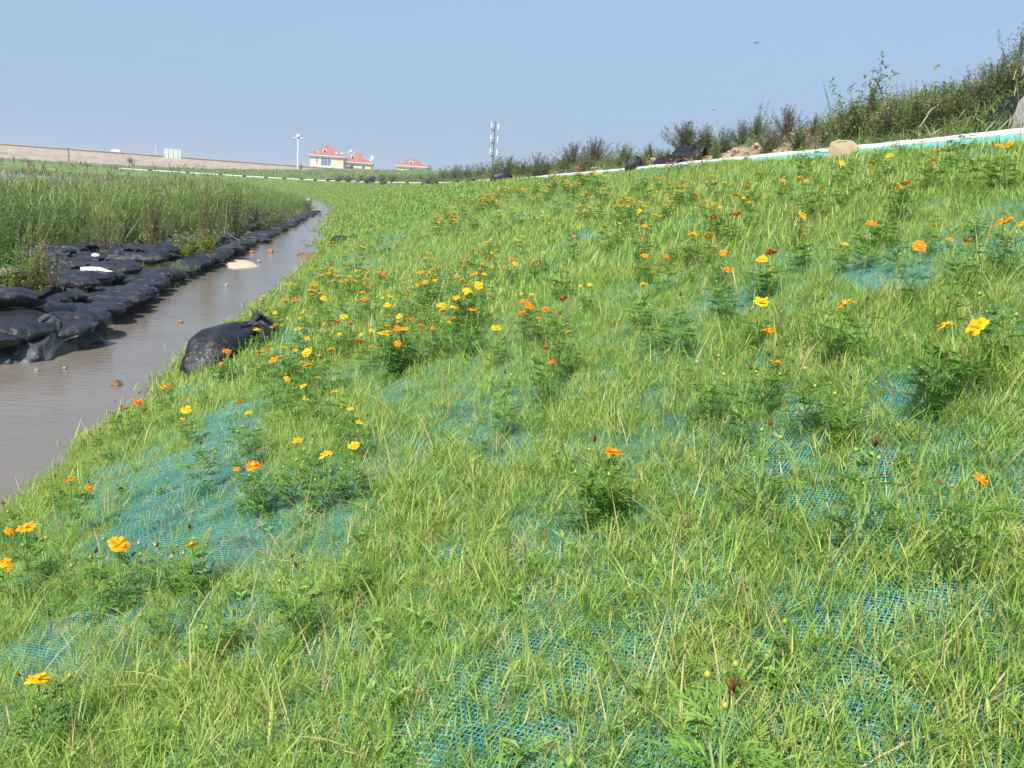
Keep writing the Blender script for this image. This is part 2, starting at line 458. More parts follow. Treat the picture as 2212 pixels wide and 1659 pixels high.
NC = NS + 10 + len(OUT)
for i in range(len(ts) - 1):
    for k in range(NC - 1):
        a = i * NC + k
        GF.append((a, a + 1, a + NC + 1, a + NC))
mb = MB(); mb.v = GV; mb.f = GF; mb.m = [0] * len(GF); mb.t = GTT
struct(mb.build('ground', G['ground'], smooth=True))
BV = list(GV); BF = list(GF)

# low plain under everything, to the horizon
mb = MB(); mb.quad((-5000, -5000, -1.2), (5000, -5000, -1.2), (5000, 5000, -1.2), (-5000, 5000, -1.2))
struct(mb.build('plain', G['mud']))
# water of the stream and the pond
mb = MB()
mb.add([(-900, -44, 0), (-0.6, -44, 0), (-0.6, 20, 0), (-0.7, 30, 0), (-1.2, 42, 0), (-3.0, 72, 0), (-7.5, 113, 0), (-18, 158, 0), (-29, 183, 0), (-48, 204, 0), (-75, 224, 0), (-112, 243, 0), (-164, 258, 0), (-330, 288, 0), (-900, 330, 0)],
       [tuple(range(15))])
struct(mb.build('water', G['water']))

# low island bank on the far side of the stream
BKY = [-10, 0, 6, 8.4, 9.7, 11.4, 14.7, 17.5, 31, 60, 80, 89]
BKX = [-3.9, -3.8, -3.7, -3.62, -3.15, -3.36, -3.6, -3.62, -4.05, -5.13, -7.2, -9.3]
def bankx(y): return interp(y, BKY, BKX)
def leftx(y): return interp(y, [-10, 20, 45, 89], [-17, -16, -14.5, -10.2])
def islz(x, y):
    e = bankx(y) - x
    z = -0.16 + 0.34 * sst(-0.25, 1.3, e) + 0.26 * sst(1.3, 4, e)
    z -= 0.8 * (1 - sst(0, 2.5, x - leftx(y)))
    z -= 0.5 * sst(84, 90, y)
    return z + 0.05 * n3(x * 1.1, y * 1.1, 3) + 0.02 * n3(x * 4, y * 4, 5)
ys = []; y = -10.0
while y < 91:
    ys.append(y); y += 0.9 if y < 6 else 0.22 if y < 22 else 0.7
mb = MB(); NX = 44
for y in ys:
    for k in range(NX + 1):
        e = -0.5 + 15.5 * (k / NX) ** 1.5
        x = bankx(y) - e
        mb.v.append((x, y, islz(x, y))); mb.t.append(0.5)
for i in range(len(ys) - 1):
    for k in range(NX):
        a = i * (NX + 1) + k
        mb.f.append((a + 1, a, a + NX + 1, a + NX + 2)); mb.m.append(0)
struct(mb.build('river_bank', G['mud'], smooth=True))
b0 = len(BV); BV += mb.v; BF += [tuple(b0 + i for i in f) for f in mb.f]

# spoil mound behind the rim
def mound_h(t, off):
    y = t - 45
    crest = interp(y, [-20, 6, 8, 10, 12, 15, 20, 30, 50, 80, 120, 150, 175], [1.5, 1.45, 1.2, 0.98, 0.80, 0.68, 0.62, 0.55, 0.65, 0.55, 0.5, 0.4, 0.1])
    f = sst(0.30, 1.9, off) * (1 - sst(2.6, 6.0, off))
    p, d = rim(t, off)
    lump = 0.22 * n3(p.x * 0.8, p.y * 0.8, 7) + 0.10 * n3(p.x * 2.2, p.y * 2.2, 8) + 0.05 * n3(p.x * 6, p.y * 6, 12)
    return p, RIMZ - 0.12 + f * (crest + lump * min(1.4, 0.5 + crest)) + 0.10 * sst(.3, .6, off) * (1 - sst(4.5, 6, off))
mb = MB(); MX = 34; tt = [30.0]
while tt[-1] < 222:
    yy = tt[-1] - 45
    tt.append(tt[-1] + (0.18 if yy < 24 else 0.5 if yy < 60 else 1.5))
for t in tt:
    for k in range(MX + 1):
        off = 0.22 + 6.2 * (k / MX) ** 1.2
        p, z = mound_h(t, off)
        mb.v.append((p.x, p.y, z)); mb.t.append(0.5)
for i in range(len(tt) - 1):
    for k in range(MX):
        a = i * (MX + 1) + k
        mb.f.append((a, a + 1, a + MX + 2, a + MX + 1)); mb.m.append(0)
struct(mb.build('soil_mound', G['soil'], smooth=True))
b0 = len(BV); BV += mb.v; BF += [tuple(b0 + i for i in f) for f in mb.f]
BVH = BVHTree.FromPolygons(BV, BF)
GBVH = BVHTree.FromPolygons(GV, GF)

def drop(x, y, bvh=None):
    h = (bvh or BVH).ray_cast(Vector((x, y, 60)), Vector((0, 0, -1)))
    return h[0] if h[0] else None
def hit(px, py, h=0.0, bvh=None):
    """ground point whose top at height h shows at the pixel"""
    r = ray(px, py).normalized()
    q = (bvh or BVH).ray_cast(EYEV - Vector((0, 0, h)), r)
    return q[0]
def dist(p): return (Vector(p) - EYEV).length
def vis(p, mx=160, my=160):
    x, y, d = proj(p)
    return d > 0.2 and -mx < x < 2212 + mx and -my < y < 1659 + my

# ------------------------------------------------------------------ labels that single things out
LANDMARKS = [
    (485, 725, 'the big black sack by the stream'), (1815, 326, 'the beige rock on the rim'), (400, 1120, 'the bare turquoise net'),
    (745, 870, 'the pale broad-leaved weed'), (1325, 980, 'the large orange foreground bloom'), (1485, 330, 'the torn black sheet'),
    (2195, 255, 'the grey boulder'), (520, 572, 'the pale sand bar'), (755, 512, 'the small tied black bag'), (1110, 430, 'the dense cosmos row'),
    (1270, 520, 'the high turquoise patch'), (1900, 620, 'the turquoise patch on the right'), (710, 1265, 'the dark broad leaf clump'),
    (2168, 480, 'the tall amber bloom at right'), (205, 617, 'the white slab'), (150, 750, 'the grey plastic film'), (330, 645, 'the white stone'),
    (1490, 290, 'the round dark shrub'), (1860, 210, 'the tall leafy weed'), (1083, 387, 'the largest black rim bag'), (1368, 358, 'the rounded rim bag'),
    (1066, 300, 'the phone mast'), (712, 345, 'the nearest cream house'), (890, 360, 'the rightmost house'), (700, 460, 'the far bend of the stream'),
    (1645, 652, 'the tall yellow bloom'), (640, 740, 'the turquoise scrap by the sack'), (2110, 706, 'the twin yellow blooms')]
ORD = ['nearest', 'second nearest', 'third nearest', 'fourth nearest', 'fifth nearest', 'sixth nearest', 'seventh nearest', 'eighth nearest', 'ninth nearest', 'tenth nearest'] + \
      [w_ + ' nearest' for w_ in ('eleventh', 'twelfth', 'thirteenth', 'fourteenth', 'fifteenth', 'sixteenth', 'seventeenth', 'eighteenth', 'nineteenth', 'twentieth')]
PENDING = []
def later(o, desc, cat, group, p, avoid=None):
    x, y, d = proj(p); desc = desc.strip()
    tag(o, desc, cat, group)
    PENDING.append((o, desc, x, y, avoid))
def flush_labels():
    keys = {}
    for o, desc, x, y, av in PENDING:
        best = sorted(((math.hypot(x - lx, (y - ly) * 1.3), n_, lx, ly) for lx, ly, n_ in LANDMARKS if n_ != av))[0]
        d_, n_, lx, ly = best
        if abs(x - lx) > abs(y - ly) * 1.2: dr = 'left of' if x < lx else 'right of'
        else: dr = 'above' if y < ly else 'below'
        keys.setdefault((desc, dr, n_), []).append((d_, o))
    for (desc, dr, n_), lst in keys.items():
        lst.sort(key=lambda q: q[0])
        for i, (d_, o) in enumerate(lst):
            o['label'] = f"{desc} {dr} {n_}" if len(lst) == 1 else f"{desc}, {ORD[min(i, 19)]} {dr} {n_}"

# ------------------------------------------------------------------ scattering (one 'stuff' object each)
def scatter(name, protos, pts, label, cat):
    """pts: (pos, rotation euler, scale, prototype index); protos: list of (mesh)"""
    pc = bpy.data.collections.new(name + '_forms')
    for i, me in enumerate(protos):
        o = bpy.data.objects.new('%s_form_%02d' % (name, i), me); pc.objects.link(o)
    me = bpy.data.meshes.new(name)
    me.from_pydata([tuple(p[0]) for p in pts], [], [])
    a = me.attributes.new('rot', 'FLOAT_VECTOR', 'POINT'); a.data.foreach_set('vector', [c for p in pts for c in p[1]])
    a = me.attributes.new('scl', 'FLOAT', 'POINT'); a.data.foreach_set('value', [p[2] for p in pts])
    a = me.attributes.new('idx', 'INT', 'POINT'); a.data.foreach_set('value', [p[3] for p in pts])
    o = bpy.data.objects.new(name, me); COL.objects.link(o)
    ng = bpy.data.node_groups.new(name, 'GeometryNodeTree')
    ng.interface.new_socket('Geometry', in_out='INPUT', socket_type='NodeSocketGeometry')
    ng.interface.new_socket('Geometry', in_out='OUTPUT', socket_type='NodeSocketGeometry')
    N = ng.nodes; L = ng.links
    gi = N.new('NodeGroupInput'); go = N.new('NodeGroupOutput')
    ci = N.new('GeometryNodeCollectionInfo'); ci.inputs['Collection'].default_value = pc
    ci.inputs['Separate Children'].default_value = True; ci.inputs['Reset Children'].default_value = True
    ip = N.new('GeometryNodeInstanceOnPoints'); ip.inputs['Pick Instance'].default_value = True
    er = N.new('FunctionNodeEulerToRotation')
    def na_(nm, ty):
        n = N.new('GeometryNodeInputNamedAttribute'); n.data_type = ty; n.inputs['Name'].default_value = nm
        return next(s for s in n.outputs if s.enabled and s.name == 'Attribute')
    L.new(gi.outputs[0], ip.inputs['Points']); L.new(ci.outputs[0], ip.inputs['Instance'])
    L.new(na_('rot', 'FLOAT_VECTOR'), er.inputs[0]); L.new(er.outputs[0], ip.inputs['Rotation'])
    L.new(na_('scl', 'FLOAT'), ip.inputs['Scale']); L.new(na_('idx', 'INT'), ip.inputs['Instance Index'])
    L.new(ip.outputs[0], go.inputs[0])
    md = o.modifiers.new('scatter', 'NODES'); md.node_group = ng
    tag(o, label, cat, kind='stuff')
    return o

# bare patches where the net shows: (px, py, half width px, half height px, strength)
BARE = [(400, 1130, 230, 130, .80), (500, 960, 60, 80, .7), (640, 750, 50, 40, .75), (740, 700, 30, 14, .85), (855, 868, 45, 22, .5), (1080, 975, 80, 45, .5),
        (1270, 522, 45, 12, .9), (1360, 560, 60, 10, .5), (1900, 615, 110, 38, .65), (1560, 665, 50, 20, .5), (2180, 560, 80, 30, .4), (1950, 860, 130, 50, .35),
        (1750, 1000, 220, 70, .3), (1200, 1180, 130, 50, .45), (1950, 1500, 380, 220, .22), (400, 1400, 300, 100, .3), (700, 1150, 100, 100, .4),
        (1100, 1590, 400, 90, .18), (820, 480, 30, 8, .6), (1290, 590, 60, 12, .4), (840, 520, 40, 8, .7), (780, 570, 50, 14, .5), (760, 600, 40, 12, .5),
        (1470, 800, 100, 40, .3), (1720, 370, 40, 8, .6), (2120, 345, 60, 12, .4), (1550, 390, 30, 5, .6), (90, 1460, 120, 70, .35), (1640, 460, 60, 14, .4)]
def bare(x, y):
    b_ = 0.0
    x += 45 * n3(x * .012, y * .018, 77) + 22 * n3(x * .04, y * .06, 78); y += 24 * n3(x * .02, y * .03, 79)
    for (bx, by, rx, ry, s_) in BARE:
        q = ((x - bx) / rx) ** 2 + ((y - by) / ry) ** 2
        if q < 1.6: b_ = max(b_, s_ * (1 - sst(0.55, 1.6, q)))
    return b_

# --- grass forms
def tuft(seed, nstem=6, spread=0.035, hmin=0.05, hmax=0.12, wd=0.0022, dry=0.13, curl=0.7):
    r = random.Random(seed); mb = MB()
    for i in range(nstem):
        a = r.uniform(0, 2 * PI); q = spread * math.sqrt(r.random())
        p = Vector((math.cos(a) * q, math.sin(a) * q, -0.01))
        H = r.uniform(hmin, hmax); az = r.uniform(0, 2 * PI); ln = r.uniform(0.05, 0.6)
        tn = r.uniform(0.15, 0.72)
        if r.random() < dry: tn = r.uniform(0.8, 1.0)
        top = mb.blade(p, az, ln, H, wd * 0.8, 0.4, 3, 0, tn)
        d = (top - p)
        for k in range(r.randint(3, 5)):
            f = r.uniform(0.15, 0.95)
            b_ = p + d * f
            mb.blade(b_, r.uniform(0, 2 * PI), r.uniform(0.3, 1.25), H * r.uniform(0.35, 0.75), wd * r.uniform(.8, 1.3), r.uniform(0.0, curl), 3, 0, min(1, max(0, tn + r.uniform(-.15, .15))))
    return mb.mesh('tuft', G['grass'])
def talltuft(seed, n=7, H=0.26, wd=0.006, dry=0.1):
    r = random.Random(seed); mb = MB()
    for i in range(n):
        a = r.uniform(0, 2 * PI); q = 0.02 * math.sqrt(r.random())
        mb.blade((math.cos(a) * q, math.sin(a) * q, -0.01), r.uniform(0, 2 * PI), r.uniform(0.05, 0.7), H * r.uniform(.5, 1.1), wd * r.uniform(.6, 1.2), r.uniform(0.2, 1.5), 5, 0,
                 r.uniform(0.82, 1.0) if r.random() < dry else r.uniform(0.25, 0.75))
    return mb.mesh('talltuft', G['grass'])
def stalk(seed):
    r = random.Random(seed); mb = MB()
    for i in range(3):
        mb.blade((r.uniform(-.01, .01), r.uniform(-.01, .01), 0), r.uniform(0, 6.28), r.uniform(.1, .9), r.uniform(.10, .24), .0022, r.uniform(-.3, 1.2), 5, 0, r.random())
    return mb.mesh('stalk', G['dry'])
def litter(seed):
    r = random.Random(seed); mb = MB()
    for i in range(14):
        mb.blade((r.uniform(-.05, .05), r.uniform(-.05, .05), 0.002), r.uniform(0, 6.28), r.uniform(1.2, 1.5), r.uniform(.03, .10), .0025, r.uniform(-.2, .3), 2, 0, r.uniform(0, .9))
    return mb.mesh('litter', G['dry'])
def patch(seed, size, n, H, wd, mat, curl=0.8, t0=0.1, t1=0.9):
    r = random.Random(seed); mb = MB()
    for i in range(n):
        x, y = r.gauss(0, size * .33), r.gauss(0, size * .33)
        mb.blade((x, y, -0.02), r.uniform(0, 6.28), r.uniform(0.05, 0.9), H * r.uniform(.5, 1.15), wd * r.uniform(.7, 1.3), r.uniform(0, curl), 3, 0, r.uniform(t0, t1))
    return mb.mesh('patch', mat)

def leafy(seed):
    r = random.Random(seed); mb = MB()
    for i in range(r.choice([3, 4, 5])):
        az = r.uniform(0, 6.28); h = r.uniform(.03, .10); tp = Vector((math.cos(az) * h * .4, math.sin(az) * h * .4, h))
        mb.tube([(0, 0, -.01), tp], [.0016, .001], 3, 0, .3, False)
        for k in range(7):
            q = tp * r.uniform(.3, 1.0); a = r.uniform(0, 6.28)
            mb.leaf(q, (math.cos(a), math.sin(a), r.uniform(-.1, .9)), r.uniform(.018, .042), r.uniform(.009, .018), 0, r.uniform(.1, .9))
    return mb.mesh('leafy', G['broad'])
forms = [tuft(i, 7) for i in range(8)] + [talltuft(20 + i) for i in range(4)] + [stalk(30 + i) for i in range(3)] + [litter(40 + i) for i in range(2)]
low = [leafy(90 + i) for i in range(3)]
mid = [patch(50 + i, 0.22, 70, 0.13, 0.0075, G['grass']) for i in range(5)]
far = [patch(60 + i, 1.3, 150, 0.20, 0.035, G['fargrass']) for i in range(4)]
allf = forms + mid + far + low
iW = range(26, 29)
iN, iT, iS, iL, iM, iF = range(0, 8), range(8, 12), range(12, 15), range(15, 17), range(17, 22), range(22, 26)
pts = []
def rrot(t=0.25):
    return (rnd.uniform(-t, t), rnd.uniform(-t, t), rnd.uniform(0, 2 * PI))
slope_n = -0.33
def sample_slope(ylo, yhi, dens, fn):
    """uniform points over the slope between two distances along the embankment"""
    t0, t1 = ylo + 45, yhi + 45
    area = (yhi - ylo) * 7.8
    for _ in range(int(area * dens)):
        t = rnd.uniform(t0, t1); u = rnd.uniform(-0.015, 0.99)
        x = crv_fast(t, 0) + (crv_fast(t, 2) - crv_fast(t, 0)) * u
        y = crv_fast(t, 1) + (crv_fast(t, 3) - crv_fast(t, 1)) * u
        fn(x, y, u)
TT = np.linspace(0, KT[-1], 4000)
TAB = [np.array([crv(t, c) for t in TT]) for c in range(4)]
def crv_fast(t, c):
    i = t / KT[-1] * 3999; k = int(i)
    if k >= 3999: return float(TAB[c][3999])
    f = i - k
    return float(TAB[c][k] * (1 - f) + TAB[c][k + 1] * f)
def put_near(x, y, u):
    p = drop(x, y, GBVH)
    if not p: return
    a, b_, d = proj(p)
    if d < 0.3 or not (-350 < a < 2500 and -250 < b_ < 2050): return
    if d > 6.6: return
    bb = bare(a, b_)
    ns = n3(x * 1.3, y * 1.3, 21)
    keep = (0.85 + 0.35 * ns) * (1 - bb)
    if rnd.random() < .055: pts.append((p + Vector((0, 0, .015)), rrot(.2), rnd.uniform(.6, 1.4), rnd.choice(iL if rnd.random() < .7 else iS)))
    if rnd.random() < .006 + .02 * max(0, n3(x * 1.1, y * 1.1, 33)): pts.append((p, rrot(.2), rnd.uniform(.5, 1.1), rnd.choice(iW)))
    edge = u < 0.10
    if edge: keep = 1.0
    if u > interp(y, [5, 11, 15], [.957, .962, .985]): return
    if rnd.random() > keep: return
    q = rnd.random()
    s = rnd.uniform(0.5, 1.1) * (1.0 + 0.25 * ns) * (0.95 if edge else 1.0) * (0.7 if bb > .3 else 1)
    if q < 0.84: k = rnd.choice(iN)
    elif q < (1.0 if edge and q > .9 else 0.93): k = rnd.choice(iT); s *= rnd.uniform(.5, 1.0)
    elif q < 0.965: k = rnd.choice(iS)
    else: k = rnd.choice(iL); s = rnd.uniform(.7, 1.2)
    r_ = rrot(0.3)
    pts.append((p, (r_[0], r_[1] + slope_n * 0.6, r_[2]), s, k))
sample_slope(0.3, 3.2, 1650, put_near)
sample_slope(3.2, 7.0, 1150, put_near)
def put_mid(x, y, u):
    d = math.hypot(x, y)
    if d < 6.0: return
    if u > interp(y, [5, 11, 15], [.957, .962, .985]): return
    p = drop(x, y, GBVH)
    if not p or not vis(p, 250, 200): return
    a, b_, d_ = proj(p)
    bb = bare(a, b_)
    if rnd.random() > (0.95 + 0.6 * n3(x * .8, y * .8, 21)) * (1 - bb * .95): return
    pts.append((p, rrot(0.2), rnd.uniform(.75, 1.25) * (.95 if u < .1 else 1) * (1 + .25 * n3(x * .5, y * .5, 31)), rnd.choice(iM)))
    if rnd.random() < 0.10: pts.append((p, rrot(0.2), rnd.uniform(.6, 1.3), rnd.choice(iT)))
sample_slope(4.5, 14, 95, put_mid)
sample_slope(14, 30, 42, put_mid)
def put_far(x, y, u):
    p = drop(x, y, GBVH)
    if not p or not vis(p, 200, 100): return
    s = rnd.uniform(.6, 1.1)
    pts.append((p, rrot(0.1), s * sst(0, 60, y) * 0.6 + 0.4 * s, rnd.choice(iF)))
sample_slope(26, 60, 6, put_far)
sample_slope(60, 330, 1.8, put_far)
scatter('slope_grass', allf, pts, 'short bright green grass covering the whole embankment slope', 'grass')
print('grass points', len(pts))

# ------------------------------------------------------------------ turquoise erosion net
def slope_z(x, y):
    u = (x + 1.93) / 7.41
    return RIMZ * u + bump(x, y) * min(1, max(0.35, min(u * 6 + .35, (1 - u) * 8)))
def pucker(x, y):
    return 0.010 + 0.018 * (n3(x * 5, y * 5, 41) + 0.6) + 0.012 * n3(x * 15, y * 15, 43)
NV = []; NF = []
def net_strands(cell, ang, zoff, wd, xlo, xhi, ylo, yhi, maxd):
    ca, sa = math.cos(ang), math.sin(ang)
    Rr = 6.0; cxx, cyy = (xlo + xhi) / 2, (ylo + yhi) / 2
    n = int(2 * Rr / cell)
    for i in range(n):
        v = -Rr + i * cell
        prev = None
        u_ = -Rr
        while u_ < Rr:
            x = cxx + u_ * ca - v * sa; y = cyy + u_ * sa + v * ca
            step = 0.05
            ok = xlo < x < xhi and ylo < y < yhi
            if ok:
                d2 = x * x + y * y
                ok = d2 < maxd * maxd
                if ok and (u_ * 20 % 1) < 2:
                    q = CM.transposed() @ Vector((x, y, slope_z(x, y) - EYE))
                    if q.z > -0.3: ok = False
                    else:
                        a = CXP + FPX * q.x / -q.z; b_ = CYP - FPX * q.y / -q.z
                        ok = -150 < a < 2400 and b_ < 1860
            if not ok:
                prev = None; u_ += step; continue
            wob = 0.55 * cell
            bx_ = 0.035 * n3(x * 2.3, y * 2.3, 61); by_ = 0.035 * n3(x * 2.3, y * 2.3, 67)
            ox = wob * n3(x * 30, y * 30, 51 + zoff * 100); oy = wob * n3(x * 30, y * 30, 57)
            z = slope_z(x, y) + pucker(x, y) + zoff + 0.003 * n3(x * 60, y * 60, i * .37)
            px_, py_ = x + ox + bx_, y + oy + by_
            b0 = len(NV)
            NV.append((px_ - sa * wd / 2, py_ + ca * wd / 2, z)); NV.append((px_ + sa * wd / 2, py_ - ca * wd / 2, z + wd * .6))
            if prev is not None: NF.append((prev, prev + 1, b0 + 1, b0))
            prev = b0; u_ += step
net_strands(0.0105, R(38), 0.000, 0.0017, -1.95, 4.6, 0.6, 6.3, 6.2)
net_strands(0.0105, R(-52), 0.0015, 0.0017, -1.95, 4.6, 0.6, 6.3, 6.2)
net_strands(0.016, R(12), 0.010, 0.0016, -1.95, 3.6, 0.6, 4.6, 4.4)
net_strands(0.016, R(-75), 0.012, 0.0016, -1.95, 3.6, 0.6, 4.6, 4.4)
mb = MB(); mb.v = NV; mb.f = NF; mb.m = [0] * len(NF); mb.t = [0.5] * len(NV)
# the net further along reads as a lacy sheet
y = 0.4; rows = []
while y < 44:
    rows.append(y); y += 0.12 if y < 16 else 0.4
NSX = 46
b0 = len(mb.v)
for y in rows:
    for k in range(NSX + 1):
        u = 0.03 + 0.955 * k / NSX
        t = y + 45
        x = crv_fast(t, 0) + (crv_fast(t, 2) - crv_fast(t, 0)) * u
        yy = crv_fast(t, 1) + (crv_fast(t, 3) - crv_fast(t, 1)) * u
        p = drop(x, yy, GBVH)
        a, b_, d = proj(p)
        mb.v.append((x, yy, p.z + (0.004 + 0.018 * sst(4, 6, math.hypot(x, yy))) + pucker(x, yy) + 0.035 * bare(a, b_) * sst(4, 7, math.hypot(x, yy)))); mb.t.append(0.5)
for i in range(len(rows) - 1):
    for k in range(NSX):
        a = b0 + i * (NSX + 1) + k
        vx, vy, vz = mb.v[a]
        mb.f.append((a, a + 1, a + NSX + 2, a + NSX + 1)); mb.m.append(1)
net = mb.build('erosion_net', [G['net'], G['netsheet']], smooth=False)
tag(net, 'turquoise plastic erosion net laid over the soil under the slope grass', 'net')
print('net faces', len(mb.f))

# ------------------------------------------------------------------ cosmos plants
def petal(mb, c, az, L, W, droop, m, r, lift=0.0):
    side = Vector((-math.sin(az), math.cos(az), 0)); d = Vector((math.cos(az), math.sin(az), 0))
    vs = []
    prof = [(0.10, 0.14, 0.0), (0.40, 0.72, 0.045), (0.72, 1.0, 0.05), (0.92, 0.82, 0.02), (1.0, 0.40, -0.02)]
    for f, wf, z in prof:
        base = c + d * L * f + Vector((0, 0, L * (z - droop * f * f) + lift * L * f))
        vs += [base - side * W * wf / 2 + Vector((0, 0, -W * .08 * wf)), base + Vector((0, 0, W * 0.07 * wf)), base + side * W * wf / 2 + Vector((0, 0, -W * .08 * wf))]
    vs[-2] = vs[-2] - d * L * 0.07       # notched tip
    fs = []
    for i in range(len(prof) - 1):
        for k in (0, 1):
            a = i * 3 + k
            fs.append((a, a + 1, a + 4, a + 3))
    mb.add(vs, fs, m, r.uniform(.1, .9))
def bloom(seed, D=0.058, wilt=0.0):
    r = random.Random(seed); mb = MB()
    n = r.choice([8, 8, 7, 9])
    a0 = r.uniform(0, 6)
    for i in range(n):
        if wilt and r.random() < wilt: continue
        petal(mb, Vector((0, 0, 0.002)), a0 + 2 * PI * i / n + r.uniform(-.08, .08), D / 2 * r.uniform(.88, 1.04), D * 0.30 * r.uniform(.9, 1.1), r.uniform(-.05, .32), 0, r, r.uniform(0.0, .22))
    for i in range(r.choice([3, 4, 5])):
        petal(mb, Vector((0, 0, 0.004)), r.uniform(0, 6.28), D / 2 * r.uniform(.6, .8), D * 0.22, r.uniform(-.3, .0), 0, r, .2)
    return mb
def disc_mb(D=0.058):
    r = random.Random(3); mb = MB()
    rings = []
    for i, (rr, z) in enumerate([(0.004, -0.006), (.0065, 0.0), (.0075, .004), (.0065, .009), (.003, .011)]):
        rings.append([Vector((rr * math.cos(k * PI / 4), rr * math.sin(k * PI / 4), z)) for k in range(8)])
    mb.loft(rings, 0, 0.5)
    for i in range(16):
        a = r.uniform(0, 6.28); q = r.uniform(0.001, .008)
        b_ = Vector((math.cos(a) * q, math.sin(a) * q, .005))
        mb.blade(b_, a, r.uniform(0, .5), r.uniform(.006, .010), .0028, 0, 2, 0, r.random())
    return mb
def bud_mb(r0=0.0055):
    mb = MB(); rings = []
    for i in range(6):
        f = i / 5; rr = r0 * math.sin(PI * (0.12 + 0.80 * f)) ; z = r0 * 2.3 * f - r0
        rings.append([Vector((rr * math.cos(k * PI / 4), rr * math.sin(k * PI / 4), z)) for k in range(8)])
    mb.loft(rings, 0, [0.1 + 0.8 * (i // 8) / 5 for i in range(48)])
    return mb
def dead_mb():
    r = random.Random(5); mb = MB()
    for i in range(26):
        mb.blade((0, 0, 0), r.uniform(0, 6.28), abs(r.gauss(0, .55)), r.uniform(.010, .021), .0032, r.uniform(-.6, .4), 2, 0, r.random())
    return mb
def cosleaf(mb, p, az, el, L, r, t):
    """twice-cut leaf: a midrib with lance-shaped lobes in pairs"""
    d = Vector((math.cos(az) * math.cos(el), math.sin(az) * math.cos(el), math.sin(el)))
    side = Vector((-math.sin(az), math.cos(az), 0)); up = side.cross(d) * -1
    p = Vector(p)
    pts_ = [p + d * L * f - Vector((0, 0, L * .25 * f * f)) for f in (0, .3, .5, .68, .84, 1.0)]
    for i in range(len(pts_) - 1):
        a, b_ = pts_[i], pts_[i + 1]
        mb.add([a - side * .0009, a + side * .0009, b_ + side * .0006, b_ - side * .0006], [(0, 1, 2, 3)], 0, t)
    for i, q in enumerate(pts_[1:-1]):
        for sg in (-1, 1):
            ll = L * (0.46 - 0.06 * i) * r.uniform(.8, 1.1)
            dd = (d * 0.75 + side * sg * 0.8 + Vector((0, 0, r.uniform(-.15, .25)))).normalized()
            mb.leaf(q, dd, ll, ll * .24, 0, t + r.uniform(-.1, .1))
            for sg2 in (-1, 1):
                dd2 = (dd + dd.cross(up).normalized() * sg2 * 0.75).normalized()
                mb.leaf(q + dd * ll * .38, dd2, ll * .52, ll * .15, 0, t + r.uniform(-.1, .1))
    mb.leaf(pts_[-1], d, L * .34, L * .085, 0, t)
H0 = 0.28
COSV = []      # variants: (stem mesh, foliage mesh, [tip positions])
def cosvariant(seed, H=H0, nodes=6, leafL=0.085, bushy=1.0, low=0.1):
    r = random.Random(seed); st = MB(); fo = MB()
    main = [Vector((0, 0, -0.02))]
    wob = [r.uniform(-.012, .012) for _ in range(8)]
    for i in range(1, 8):
        f = i / 7
        main.append(Vector((wob[i] * math.sin(PI * f), wob[7 - i] * math.sin(PI * f), H * f)))
    st.tube(main, [0.0034 - 0.0016 * i / 7 for i in range(8)], 5, 0, .45)
    tips = []
    for k in range(r.choice([2, 3, 3])):
        z0 = H * r.uniform(.25, .5); az = r.uniform(0, 6.28); ln = H * r.uniform(.32, .55)
        a = Vector((0, 0, z0)); b_ = a + Vector((math.cos(az) * ln * .45, math.sin(az) * ln * .45, ln * .55)); c = b_ + Vector((math.cos(az) * ln * .1, math.sin(az) * ln * .1, ln * .5))
        st.tube([a, b_, c], [.0024, .0019, .0015], 4, 0, .5)
        tips.append(c)
    for i in range(int(nodes * bushy)):
        z = H * (low + .50 * i / max(1, nodes * bushy - 1)); a0 = i * PI / 2 + r.uniform(-.5, .5)
        for k in (0, PI):
            cosleaf(fo, (0, 0, z), a0 + k, r.uniform(.05, .7), leafL * r.uniform(.75, 1.2), r, r.uniform(.2, .7))
    for c in tips:
        for k in range(int(3 * bushy)):
            q = c * r.uniform(.45, .75) + Vector((0, 0, H * .12))
            cosleaf(fo, q, r.uniform(0, 6.28), r.uniform(.1, .8), leafL * r.uniform(.55, .9), r, r.uniform(.2, .8))
    return (st.mesh('cosmos_stem', G['cosstem']), fo.mesh('cosmos_foliage', G['cosleaf']), tips, st, fo)
for i in range(6): COSV.append(cosvariant(100 + i, bushy=(.7, 1.0, 1.5, 1.0, 1.9, .6)[i], low=(.3, .15, .05, .12, .04, .3)[i]))
BL = {c: [bloom(200 + i).mesh('cosmos_bloom_' + c, G[c], True) for i in range(4)] for c in ('yellow', 'amber', 'orange', 'red')}
DISC = disc_mb().mesh('flower_disc', G['disc']); BUD = bud_mb().mesh('flower_bud', G['bud'], True); DEAD = dead_mb().mesh('dead_head', G['deadhead'])
